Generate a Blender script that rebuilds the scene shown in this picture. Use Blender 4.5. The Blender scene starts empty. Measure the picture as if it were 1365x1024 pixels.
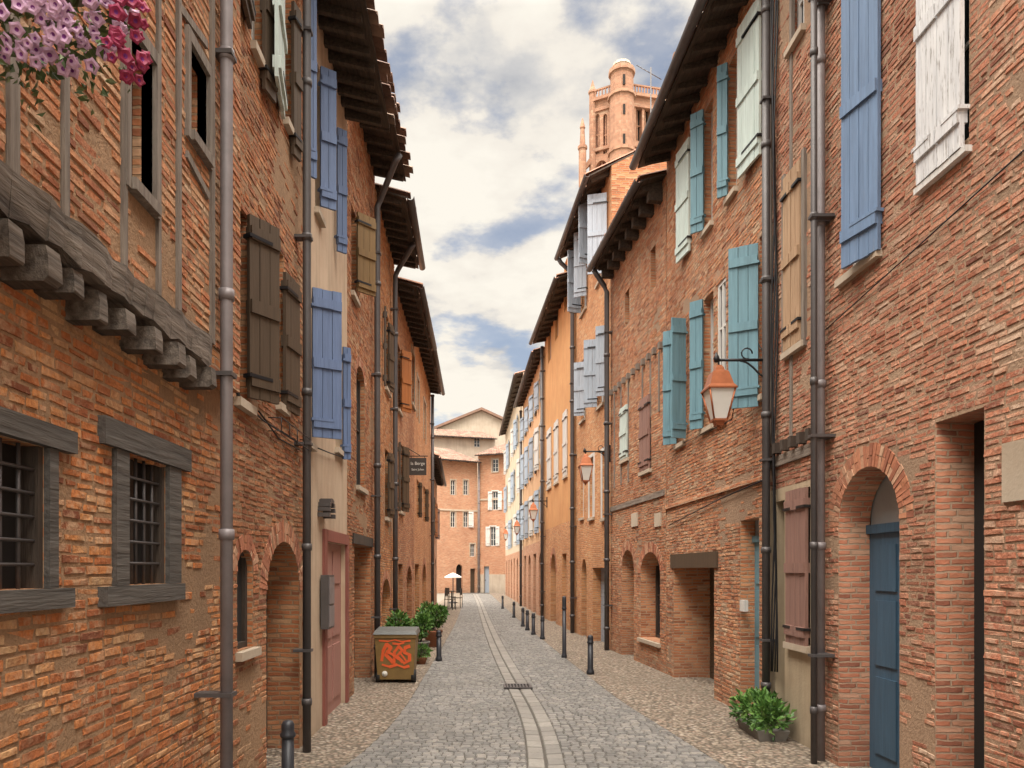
import bpy, bmesh, math, random
from mathutils import Vector, Matrix, noise as mnoise
random.seed(11)
S=bpy.context.scene; COL=S.collection
F=1000.; CX=640.; CY=760.; EYE=1.6
def at(px,py,Y): return Vector(((px-CX)/F*Y, Y, EYE+(CY-py)/F*Y))
R=math.radians
rnd=random.uniform
# ---------------------------------------------------------------- nodes
def nd(t,typ,ins=None,**props):
    n=t.nodes.new(typ)
    for k,v in props.items(): setattr(n,k,v)
    for k,v in (ins or {}).items():
        if isinstance(v,bpy.types.NodeSocket): t.links.new(v,n.inputs[k])
        else: n.inputs[k].default_value=v
    return n
def c4(c): return (c[0],c[1],c[2],1.)
def mth(t,op,a,b=None,clamp=False):
    i={0:a}
    if b is not None: i[1]=b
    return nd(t,'ShaderNodeMath',i,operation=op,use_clamp=clamp).outputs[0]
def mix(t,f,a,b,blend='MIX'):
    n=nd(t,'ShaderNodeMix',{0:f},data_type='RGBA',blend_type=blend)
    for i,v in ((6,a),(7,b)):
        if isinstance(v,bpy.types.NodeSocket): t.links.new(v,n.inputs[i])
        else: n.inputs[i].default_value=c4(v)
    return n.outputs[2]
def ramp(t,f,stops):
    n=nd(t,'ShaderNodeValToRGB',{0:f}); e=n.color_ramp.elements
    while len(e)<len(stops): e.new(0.5)
    for i,(p,c) in enumerate(stops):
        e[i].position=p
    for i,(p,c) in enumerate(stops):
        e[i].color=c4(c) if not isinstance(c,(int,float)) else (c,c,c,1)
    return n.outputs[0]
def noise(t,vec,scale,detail=3,rough=.55,color=False):
    n=nd(t,'ShaderNodeTexNoise',{'Vector':vec,'Scale':scale,'Detail':min(detail,4),'Roughness':rough})
    return n.outputs['Color'] if color else n.outputs['Fac']
def vmath(t,op,a,b=None,scale=None):
    i={0:a}
    if b is not None: i[1]=b
    n=nd(t,'ShaderNodeVectorMath',i,operation=op)
    if scale is not None: n.inputs['Scale'].default_value=scale
    return n.outputs[0]
def newmat(name):
    m=bpy.data.materials.new(name); m.use_nodes=True
    return m,m.node_tree,m.node_tree.nodes['Principled BSDF']
def bump(t,b,h,strength,dist):
    n=nd(t,'ShaderNodeBump',{'Height':h,'Strength':strength,'Distance':dist})
    t.links.new(n.outputs[0],b.inputs['Normal'])
def brick_mat(name,cols,mortar,bw=.175,rh=.043,ms=.008,smear=.45,dirt=.5,pale=(.56,.40,.27)):
    """textured brick for reveals and for distant walls"""
    m,t,b=newmat(name)
    uv=nd(t,'ShaderNodeUVMap').outputs[0]
    a1=mth(t,'MULTIPLY',mth(t,'SUBTRACT',noise(t,uv,1.1,1),.5),.07)
    a2=mth(t,'MULTIPLY',mth(t,'SUBTRACT',noise(t,uv,11,2),.5),.024)
    v=vmath(t,'ADD',uv,nd(t,'ShaderNodeCombineXYZ',{0:a2,1:mth(t,'ADD',a1,a2),2:0.}).outputs[0])
    br=nd(t,'ShaderNodeTexBrick',{'Vector':v,'Color1':(0,0,0,1),'Color2':(1,1,1,1),'Mortar':(.5,.5,.5,1),'Scale':1.,'Mortar Size':ms,'Mortar Smooth':.35,'Bias':0.,'Brick Width':bw,'Row Height':rh},offset=.43,squash=.8,squash_frequency=3)
    base=ramp(t,br.outputs['Color'],[(0,cols[0]),(.18,cols[1]),(.5,cols[2]),(.8,cols[3]),(1,cols[4])])
    base=mix(t,.2,base,cols[2])
    erod=noise(t,uv,8,3,.65)
    big=noise(t,uv,.8,3,.6)
    sm=mth(t,'MULTIPLY',mth(t,'MULTIPLY',ramp(t,erod,[(.48,0),(.66,1)]),ramp(t,big,[(.3,0),(.7,1)])),smear)
    mfac=mth(t,'MAXIMUM',br.outputs['Fac'],sm,True)
    col=mix(t,mfac,base,mix(t,erod,mortar,tuple(c*.7 for c in mortar)))
    col=mix(t,mth(t,'MULTIPLY',ramp(t,big,[(.33,1),(.55,0)]),dirt),col,tuple(c*.5 for c in cols[1]))
    sep=nd(t,'ShaderNodeSeparateXYZ',{0:uv})
    low=nd(t,'ShaderNodeMapRange',{0:sep.outputs[1],1:.0,2:.6,3:.5,4:0.}).outputs[0]
    col=mix(t,mth(t,'MULTIPLY',low,erod),col,(.16,.13,.10))
    t.links.new(col,b.inputs['Base Color']); b.inputs['Roughness'].default_value=.92
    h=mth(t,'ADD',mth(t,'SUBTRACT',1.,br.outputs['Fac']),mth(t,'MULTIPLY',erod,.9))
    bump(t,b,h,1.,.016)
    return m
def wallbrick_mat(name,cols,mortar,smear=.8,dirt=.55):
    """material of the individually laid bricks of the near walls"""
    m,t,b=newmat(name)
    g=nd(t,'ShaderNodeNewGeometry'); tc=nd(t,'ShaderNodeTexCoord').outputs['Object']
    fine=noise(t,tc,46,4,.72); er=noise(t,tc,10,4,.68); big=noise(t,tc,.75,4,.62)
    rr=mth(t,'ADD',mth(t,'MULTIPLY',g.outputs['Random Per Island'],.95),mth(t,'MULTIPLY',mth(t,'SUBTRACT',noise(t,tc,1.7,3,.6),.47),1.2),True)
    col=ramp(t,rr,[(0,cols[0]),(.2,cols[1]),(.52,cols[2]),(.82,cols[3]),(1,cols[4])])
    stk=noise(t,vmath(t,'MULTIPLY',tc,(2.6,2.6,.4)),1.3,4,.62)
    col=mix(t,mth(t,'MULTIPLY',ramp(t,fine,[(.38,0),(.66,1)]),.55),col,tuple(.5*c for c in cols[1]))
    col=mix(t,mth(t,'MULTIPLY',mth(t,'MULTIPLY',ramp(t,er,[(.47,0),(.6,1)]),ramp(t,big,[(.40,.2),(.64,1)])),smear),col,mortar)
    col=mix(t,mth(t,'MULTIPLY',ramp(t,big,[(.34,1),(.52,0)]),dirt),col,tuple(c*.45 for c in cols[1]))
    col=mix(t,mth(t,'MULTIPLY',ramp(t,stk,[(.53,0),(.72,1)]),.42),col,(.17,.085,.05))
    sep=nd(t,'ShaderNodeSeparateXYZ',{0:tc})
    low=nd(t,'ShaderNodeMapRange',{0:sep.outputs[2],1:.0,2:.6,3:.65,4:0.}).outputs[0]
    col=mix(t,mth(t,'MULTIPLY',low,er),col,(.15,.12,.09))
    t.links.new(col,b.inputs['Base Color']); b.inputs['Roughness'].default_value=.92
    bump(t,b,mth(t,'ADD',mth(t,'MULTIPLY',fine,.6),er),1.,.014); return m
def mortar_mat(name,c):
    m,t,b=newmat(name)
    tc=nd(t,'ShaderNodeTexCoord').outputs['Object']
    fine=noise(t,tc,40,4,.7); big=noise(t,tc,.9,4,.6)
    col=mix(t,ramp(t,fine,[(.3,0),(.7,1)]),c,tuple(x*.6 for x in c))
    col=mix(t,mth(t,'MULTIPLY',ramp(t,big,[(.38,1),(.6,0)]),.5),col,tuple(x*.5 for x in c))
    t.links.new(col,b.inputs['Base Color']); b.inputs['Roughness'].default_value=.95
    bump(t,b,fine,1.,.012); return m
def island_mat(name,stops,rough=.9,nscale=30,bs=.004,dirtc=None,obj=True):
    m,t,b=newmat(name)
    g=nd(t,'ShaderNodeNewGeometry'); tc=nd(t,'ShaderNodeTexCoord').outputs['Object']
    col=ramp(t,g.outputs['Random Per Island'],stops)
    n=noise(t,tc,nscale,4,.65)
    col=mix(t,mth(t,'MULTIPLY',ramp(t,n,[(.35,0),(.8,1)]),.5),col,tuple(.5*x for x in stops[0][1]))
    if dirtc:
        col=mix(t,mth(t,'MULTIPLY',ramp(t,noise(t,tc,.9,4,.65),[(.42,0),(.7,1)]),.55),col,dirtc)
    t.links.new(col,b.inputs['Base Color']); b.inputs['Roughness'].default_value=rough
    bump(t,b,n,.6,bs); return m
def wood(name,a,c,axis='z',rough=.85):
    m,t,b=newmat(name)
    tc=nd(t,'ShaderNodeTexCoord').outputs['Object']
    sc=(16,16,1.2) if axis=='z' else (16,1.2,16)
    n=noise(t,vmath(t,'MULTIPLY',tc,sc),2.,4,.65); n2=noise(t,tc,2.2,3)
    col=mix(t,ramp(t,n,[(.3,0),(.7,1)]),a,c)
    col=mix(t,mth(t,'MULTIPLY',n2,.5),col,tuple(x*.4 for x in a))
    t.links.new(col,b.inputs['Base Color']); b.inputs['Roughness'].default_value=rough
    bump(t,b,n,.9,.012); return m
def paint(name,c,wear=.3,under=(.22,.19,.16),rough=.6):
    m,t,b=newmat(name)
    tc=nd(t,'ShaderNodeTexCoord').outputs['Object']
    n=noise(t,vmath(t,'MULTIPLY',tc,(14,14,.9)),2.2,4,.65)
    n2=noise(t,tc,1.7,4,.6); n3=noise(t,vmath(t,'MULTIPLY',tc,(25,25,3)),2.5,4,.7)
    col=mix(t,ramp(t,n,[(.3,0),(.75,1)]),tuple(x*.75 for x in c),tuple(min(.85,x*1.15) for x in c))
    col=mix(t,mth(t,'MULTIPLY',n2,.35),col,tuple(x*.5 for x in c))
    lo=.78-.33*wear
    col=mix(t,mth(t,'MULTIPLY',ramp(t,n3,[(lo,0),(lo+.1,1)]),min(1,.4+wear)),col,under)
    t.links.new(col,b.inputs['Base Color']); b.inputs['Roughness'].default_value=rough
    bump(t,b,mth(t,'ADD',n,n3),.5,.004); return m
def plaster(name,c,c2=None,dirt=.4):
    m,t,b=newmat(name)
    uv=nd(t,'ShaderNodeUVMap').outputs[0]
    c2=c2 or tuple(x*.7 for x in c)
    n=noise(t,uv,1.4,4,.62); n2=noise(t,uv,40,3,.6)
    col=mix(t,ramp(t,n,[(.35,0),(.7,1)]),c,c2)
    sep=nd(t,'ShaderNodeSeparateXYZ',{0:uv})
    st=nd(t,'ShaderNodeCombineXYZ',{0:mth(t,'MULTIPLY',sep.outputs[0],5.),1:mth(t,'MULTIPLY',sep.outputs[1],.5),2:0.})
    s=noise(t,st.outputs[0],1.5,4,.6)
    col=mix(t,mth(t,'MULTIPLY',ramp(t,s,[(.45,0),(.75,1)]),dirt),col,tuple(x*.35 for x in c))
    low=nd(t,'ShaderNodeMapRange',{0:sep.outputs[1],1:.0,2:.6,3:.6,4:0.}).outputs[0]
    col=mix(t,mth(t,'MULTIPLY',low,n),col,(.13,.11,.09))
    t.links.new(col,b.inputs['Base Color']); b.inputs['Roughness'].default_value=.93
    bump(t,b,mth(t,'ADD',n,mth(t,'MULTIPLY',n2,.4)),.6,.01); return m
def simple(name,c,rough=.6,metal=0.,var=.3,scale=8,bs=.002,**kw):
    m,t,b=newmat(name)
    tc=nd(t,'ShaderNodeTexCoord').outputs['Object']
    n=noise(t,tc,scale,4,.65)
    col=mix(t,mth(t,'MULTIPLY',ramp(t,n,[(.3,0),(.7,1)]),var),c,tuple(x*.45 for x in c))
    t.links.new(col,b.inputs['Base Color']); b.inputs['Roughness'].default_value=rough; b.inputs['Metallic'].default_value=metal
    bump(t,b,n,.3,bs); return m
def pebble_mat(name):
    m,t,b=newmat(name)
    tc=nd(t,'ShaderNodeTexCoord').outputs['Object']
    d=vmath(t,'ADD',tc,vmath(t,'SCALE',noise(t,tc,9,2,color=True),scale=.03))
    vo=nd(t,'ShaderNodeTexVoronoi',{'Vector':d,'Scale':25.})
    sx=nd(t,'ShaderNodeSeparateColor',{0:vo.outputs['Color']})
    col=ramp(t,sx.outputs[0],[(0,(.15,.118,.09)),(.3,(.27,.215,.16)),(.6,(.36,.30,.23)),(.85,(.30,.20,.145)),(1,(.48,.425,.355))])
    edge=ramp(t,vo.outputs['Distance'],[(.36,0),(.64,1)])
    col=mix(t,mth(t,'MULTIPLY',edge,.85),col,(.09,.07,.052))
    col=mix(t,mth(t,'MULTIPLY',ramp(t,noise(t,tc,.8,4,.65),[(.42,0),(.7,1)]),.5),col,(.14,.11,.082))
    t.links.new(col,b.inputs['Base Color']); b.inputs['Roughness'].default_value=.85
    h=mth(t,'SUBTRACT',1.,mth(t,'POWER',vo.outputs['Distance'],2.))
    bump(t,b,h,1.,.03); return m
def leaf_mat(name,stops):
    m,t,b=newmat(name)
    g=nd(t,'ShaderNodeNewGeometry')
    col=ramp(t,g.outputs['Random Per Island'],stops)
    t.links.new(col,b.inputs['Base Color']); b.inputs['Roughness'].default_value=.5
    return m
M={}
C_OR=[(.20,.058,.024),(.40,.122,.040),(.58,.195,.058),(.65,.275,.092),(.59,.38,.20)]
C_BR=[(.17,.056,.030),(.35,.115,.048),(.50,.18,.068),(.58,.25,.108),(.54,.35,.20)]
C_PK=[(.20,.068,.043),(.40,.142,.08),(.545,.205,.116),(.61,.285,.17),(.59,.42,.30)]
C_RO=[(.23,.08,.04),(.45,.155,.07),(.58,.225,.098),(.63,.305,.15),(.60,.43,.28)]
C_GO=[(.36,.135,.055),(.53,.20,.078),(.63,.265,.10),(.68,.335,.145),(.65,.44,.27)]
MO=(.52,.335,.195)
M['bA']=brick_mat('orange_brick',C_OR,MO,smear=.5)
M['bA2']=brick_mat('pale_orange_brick',C_RO,MO,smear=.5,dirt=.3)
M['bB']=brick_mat('brown_red_brick',C_BR,(.45,.295,.175),smear=.4)
M['bC']=brick_mat('pinkish_red_brick',C_PK,(.52,.36,.25),smear=.45)
M['bD']=brick_mat('rose_brick',C_RO,(.55,.38,.25),smear=.35)
M['bE']=brick_mat('golden_orange_brick',C_GO,(.55,.36,.21),smear=.4,dirt=.35)
M['bF']=brick_mat('pale_salmon_brick',[(.40,.16,.09),(.54,.225,.125),(.61,.28,.16),(.65,.345,.21),(.62,.43,.3)],(.6,.40,.265),smear=.4,dirt=.25)
M['wA']=wallbrick_mat('laid_orange_brick',C_OR,(.56,.375,.23),.75)
M['wA2']=wallbrick_mat('laid_pale_orange_brick',C_RO,MO,.65,.4)
M['wB']=wallbrick_mat('laid_brown_red_brick',C_BR,(.46,.30,.18),.55)
M['wC']=wallbrick_mat('laid_pinkish_brick',C_PK,(.55,.385,.27),.7,.5)
M['wD']=wallbrick_mat('laid_rose_brick',C_RO,(.56,.385,.25),.5,.45)
M['wE']=wallbrick_mat('laid_golden_brick',C_GO,(.55,.36,.21),.45,.4)
M['mo']=mortar_mat('sandy_mortar',(.41,.25,.14)); M['mo2']=mortar_mat('pinkish_mortar',(.43,.28,.18))
BG={'bA':('wA','mo'),'bA2':('wA2','mo'),'bB':('wB','mo'),'bC':('wC','mo2'),'bD':('wD','mo2'),'bE':('wE','mo')}
M['arch']=island_mat('arch_brick',[(0,(.26,.09,.05)),(.3,(.43,.16,.085)),(.75,(.53,.225,.12)),(1,(.54,.35,.23))],nscale=40,dirtc=(.33,.18,.11))
M['woodg']=wood('weathered_grey_timber',(.14,.11,.09),(.33,.28,.235))
M['woodgh']=wood('weathered_grey_beam',(.15,.115,.09),(.36,.30,.25),'y')
M['beam']=wood('dark_decayed_beam',(.055,.042,.034),(.29,.24,.20),'y')
M['stoneg']=wood('dark_grey_window_surround',(.065,.058,.053),(.15,.135,.122),'y')
M['woodd']=wood('dark_brown_timber',(.035,.024,.018),(.09,.063,.045))
M['woodr']=wood('rafter_timber',(.03,.022,.017),(.115,.085,.062),'y')
M['woodj']=wood('old_joist_timber',(.055,.042,.034),(.24,.195,.16),'y')
M['woodm']=wood('light_brown_wood',(.36,.22,.125),(.55,.37,.23))
M['blue']=paint('periwinkle_blue_paint',(.125,.185,.335),.3,(.2,.21,.25))
M['blue2']=paint('faded_blue_paint',(.15,.23,.37),.4,(.27,.27,.3))
M['pblue']=paint('very_pale_blue_paint',(.42,.50,.60),.2,(.4,.4,.4))
M['teal']=paint('teal_paint',(.14,.275,.335),.35,(.2,.24,.24))
M['pale']=paint('pale_green_white_paint',(.58,.68,.64),.3,(.4,.42,.4))
M['white']=paint('peeling_white_paint',(.74,.75,.78),.7,(.3,.28,.27))
M['whitec']=paint('white_paint',(.70,.68,.65),.2,(.45,.42,.38))
M['grey']=paint('blue_grey_paint',(.36,.41,.48),.2,(.25,.25,.25))
M['brown']=paint('dark_olive_brown_paint',(.085,.056,.034),.35,(.16,.125,.09))
M['olive']=paint('ochre_brown_paint',(.20,.115,.038),.2,(.1,.07,.04))
M['rust']=paint('orange_brown_paint',(.40,.14,.04),.15,(.2,.1,.05))
M['pink']=paint('faded_pink_brown_paint',(.29,.165,.135),.4,(.2,.155,.135))
M['doorblue']=paint('deep_blue_door_paint',(.055,.12,.19),.25,(.07,.08,.09))
M['redbrown']=paint('red_brown_paint',(.27,.085,.065),.25,(.22,.14,.11))
M['dusky']=paint('dusky_pink_door_paint',(.40,.20,.165),.25,(.3,.2,.16))
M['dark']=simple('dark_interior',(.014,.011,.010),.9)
M['glass']=simple('window_glass',(.025,.03,.035),.14,var=.1)
M['glassb']=simple('bright_window_glass',(.40,.45,.47),.15,var=.3,scale=2)
M['iron']=simple('black_iron',(.022,.022,.025),.5,.4)
M['bollard']=simple('bollard_dark_grey_paint',(.035,.037,.045),.45,.2)
M['zinc']=simple('zinc_pipe',(.26,.23,.235),.5,.2,.5,5)
M['zincd']=simple('dark_pipe',(.10,.09,.09),.5,.3,.4,5)
M['copper']=simple('copper_lantern',(.42,.14,.06),.42,.5,.55,14)
M['milk']=simple('frosted_lamp_glass',(.72,.72,.68),.25,var=.1)
M['plA']=plaster('cream_grey_plaster',(.55,.42,.30),(.44,.315,.215),.45)
M['plB']=plaster('dirty_beige_plaster',(.48,.385,.265),(.35,.265,.175),.5)
M['plC']=plaster('cream_plaster',(.66,.55,.41),(.56,.44,.32),.2)
M['plD']=plaster('ochre_plaster',(.62,.325,.135),(.54,.255,.10),.25)
M['plF']=plaster('pale_orange_plaster',(.66,.41,.235),(.58,.33,.175),.25)
M['plE']=plaster('grey_beige_plaster',(.47,.395,.315),(.39,.32,.25),.3)
M['stone']=plaster('pale_stone',(.5,.42,.33),(.38,.3,.22),.2)
M['tower']=brick_mat('tower_brick',[(.30,.15,.095),(.36,.18,.11),(.40,.205,.126),(.43,.235,.148),(.43,.285,.19)],(.40,.25,.165),bw=1.2,rh=.4,ms=.03,smear=.3,dirt=.45)
M['tile']=island_mat('terracotta_tile',[(0,(.24,.10,.06)),(.4,(.38,.165,.095)),(.8,(.45,.23,.145)),(1,(.42,.30,.2))],nscale=9,dirtc=(.15,.10,.075))
M['tiled']=island_mat('dull_old_tile',[(0,(.16,.085,.062)),(.4,(.24,.13,.09)),(.8,(.29,.175,.125)),(1,(.30,.225,.17))],nscale=9,dirtc=(.12,.095,.078))
M['sett']=island_mat('grey_stone_sett',[(0,(.14,.134,.128)),(.45,(.20,.19,.178)),(.8,(.245,.23,.212)),(1,(.295,.27,.24))],rough=.62,nscale=45,bs=.008,dirtc=(.125,.115,.104))
M['slab']=island_mat('worn_stone_slab',[(0,(.20,.187,.172)),(.5,(.255,.237,.214)),(1,(.30,.28,.25))],rough=.7,nscale=30,bs=.006,dirtc=(.14,.128,.114))
M['bed']=simple('sandy_joint_bed',(.09,.08,.068),.95,0,.5,20)
M['pebble']=pebble_mat('pebble_paving')
M['earth']=simple('pale_earth_ground',(.22,.195,.16),.95,0,.4,2)
M['leaf']=leaf_mat('green_leaves',[(0,(.03,.085,.012)),(.5,(.07,.17,.03)),(1,(.17,.30,.07))])
M['leafd']=leaf_mat('flower_basket_leaves',[(0,(.04,.08,.02)),(.5,(.09,.13,.04)),(1,(.17,.2,.09))])
M['petal']=simple('lilac_pink_petals',(.68,.43,.63),.6,0,.35,30)
M['petal2']=simple('deep_red_petals',(.34,.025,.09),.6,0,.3,30)
M['petalc']=simple('purple_flower_throat',(.24,.04,.27),.6)
M['terra']=simple('terracotta_pot',(.36,.15,.08),.8)
M['potgrey']=simple('grey_stone_planter',(.19,.175,.155),.9,0,.5)
M['bin']=simple('olive_tan_bin_plastic',(.25,.155,.05),.55,0,.45,6)
M['binlid']=simple('grey_bin_lid',(.115,.12,.115),.5,0,.3)
M['rubber']=simple('black_rubber',(.018,.018,.018),.8)
M['redpaint']=simple('orange_red_graffiti_paint',(.80,.12,.03),.5,0,.25)
M['signb']=simple('dark_sign_board',(.045,.035,.03),.5)
M['letter']=simple('pale_sign_lettering',(.68,.66,.6),.6,0,.05)
M['canvas']=simple('white_canvas',(.74,.72,.68),.9,0,.1)
# ---------------------------------------------------------------- mesh builder
class MB:
    def __init__(s): s.v=[];s.f=[];s.mi=[];s.sm=[]
    def face(s,pts,mi=0,sm=False,nrm=None):
        pts=[Vector(p) for p in pts]
        if nrm is not None:
            n=(pts[1]-pts[0]).cross(pts[2]-pts[0])
            if n.dot(nrm)<0: pts.reverse()
        i=len(s.v); s.v+=[tuple(p) for p in pts]
        s.f.append(list(range(i,i+len(pts)))); s.mi.append(mi); s.sm.append(sm)
    def add(s,vs,fs,mi=0,sm=False):
        i=len(s.v); s.v+=[tuple(p) for p in vs]
        for f in fs: s.f.append([i+k for k in f]); s.mi.append(mi); s.sm.append(sm)
    def hexa(s,p,mi=0):
        s.add(p,[(0,3,2,1),(4,5,6,7),(0,1,5,4),(1,2,6,5),(2,3,7,6),(3,0,4,7)],mi)
    def box(s,x0,x1,y0,y1,z0,z1,mi=0):
        s.hexa([(x0,y0,z0),(x1,y0,z0),(x1,y1,z0),(x0,y1,z0),(x0,y0,z1),(x1,y0,z1),(x1,y1,z1),(x0,y1,z1)],mi)
    def obox(s,o,d,m,x0,x1,y0,y1,z0,z1,mi=0):
        q=lambda x,y,z:o+d*x+m*y+Vector((0,0,z))
        s.hexa([q(x0,y0,z0),q(x1,y0,z0),q(x1,y1,z0),q(x0,y1,z0),q(x0,y0,z1),q(x1,y0,z1),q(x1,y1,z1),q(x0,y1,z1)],mi)
    def lathe(s,prof,c=(0,0,0),seg=16,mi=0,sm=True,rot=0,cap=True):
        vs=[];fs=[];c=Vector(c)
        for r,z in prof:
            for k in range(seg):
                a=rot+2*math.pi*k/seg; vs.append(c+Vector((r*math.cos(a),r*math.sin(a),z)))
        for i in range(len(prof)-1):
            for k in range(seg):
                k2=(k+1)%seg; fs.append((i*seg+k,i*seg+k2,(i+1)*seg+k2,(i+1)*seg+k))
        if cap:
            fs.append(tuple(range(seg))[::-1]); fs.append(tuple((len(prof)-1)*seg+k for k in range(seg)))
        s.add(vs,fs,mi,sm)
    def tube(s,pts,r,seg=8,mi=0,sm=True):
        pts=[Vector(p) for p in pts]; vs=[];fs=[]
        for i,p in enumerate(pts):
            a=pts[max(0,i-1)]; b=pts[min(len(pts)-1,i+1)]
            d=(b-a).normalized(); up=Vector((0,0,1)) if abs(d.z)<.9 else Vector((0,1,0))
            x=d.cross(up).normalized(); y=x.cross(d)
            for k in range(seg):
                an=2*math.pi*k/seg; vs.append(p+x*(r*math.cos(an))+y*(r*math.sin(an)))
        for i in range(len(pts)-1):
            for k in range(seg):
                k2=(k+1)%seg; fs.append((i*seg+k,i*seg+k2,(i+1)*seg+k2,(i+1)*seg+k))
        fs.append(tuple(range(seg))[::-1]); fs.append(tuple((len(pts)-1)*seg+k for k in range(seg)))
        s.add(vs,fs,mi,sm)
    def build(s,name,mats,parent=None,recalc=True,loc=None):
        me=bpy.data.meshes.new(name); me.from_pydata(s.v,[],s.f)
        if not isinstance(mats,(list,tuple)): mats=[mats]
        for m in mats: me.materials.append(m)
        me.polygons.foreach_set('material_index',s.mi); me.polygons.foreach_set('use_smooth',s.sm)
        if recalc:
            bm=bmesh.new(); bm.from_mesh(me); bmesh.ops.recalc_face_normals(bm,faces=bm.faces); bm.to_mesh(me); bm.free()
        uv=me.uv_layers.new(name='UVMap').data; V=me.vertices
        for p in me.polygons:
            n=p.normal
            if abs(n.z)>.7:
                for li,vi in zip(p.loop_indices,p.vertices): c=V[vi].co; uv[li].uv=(c.x,c.y)
            else:
                h=math.hypot(n.x,n.y) or 1; hx,hy=-n.y/h,n.x/h
                if abs(hy)>abs(hx):
                    if hy<0: hx,hy=-hx,-hy
                elif hx<0: hx,hy=-hx,-hy
                for li,vi in zip(p.loop_indices,p.vertices): c=V[vi].co; uv[li].uv=(hx*c.x+hy*c.y,c.z)
        me.update()
        o=bpy.data.objects.new(name,me); COL.objects.link(o)
        if parent: o.parent=parent
        if loc is not None: o.location=loc
        return o
def thing(name,label,cat,loc=(0,0,0),rz=0,group=None):
    o=bpy.data.objects.new(name,None); COL.objects.link(o); o.location=loc; o.rotation_euler=(0,0,rz)
    o.empty_display_size=.2
    o['label']=label;o['category']=cat
    if group:o['group']=group
    return o
def dup(root,loc,label,rz=None,scale=None):
    r=root.copy(); COL.objects.link(r); r.location=loc; r['label']=label
    if rz is not None: r.rotation_euler=(0,0,rz)
    if scale is not None: r.scale=scale
    for ch in root.children:
        c=ch.copy(); COL.objects.link(c); c.parent=r
        for g in ch.children:
            d=g.copy(); COL.objects.link(d); d.parent=c
    return r
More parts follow.
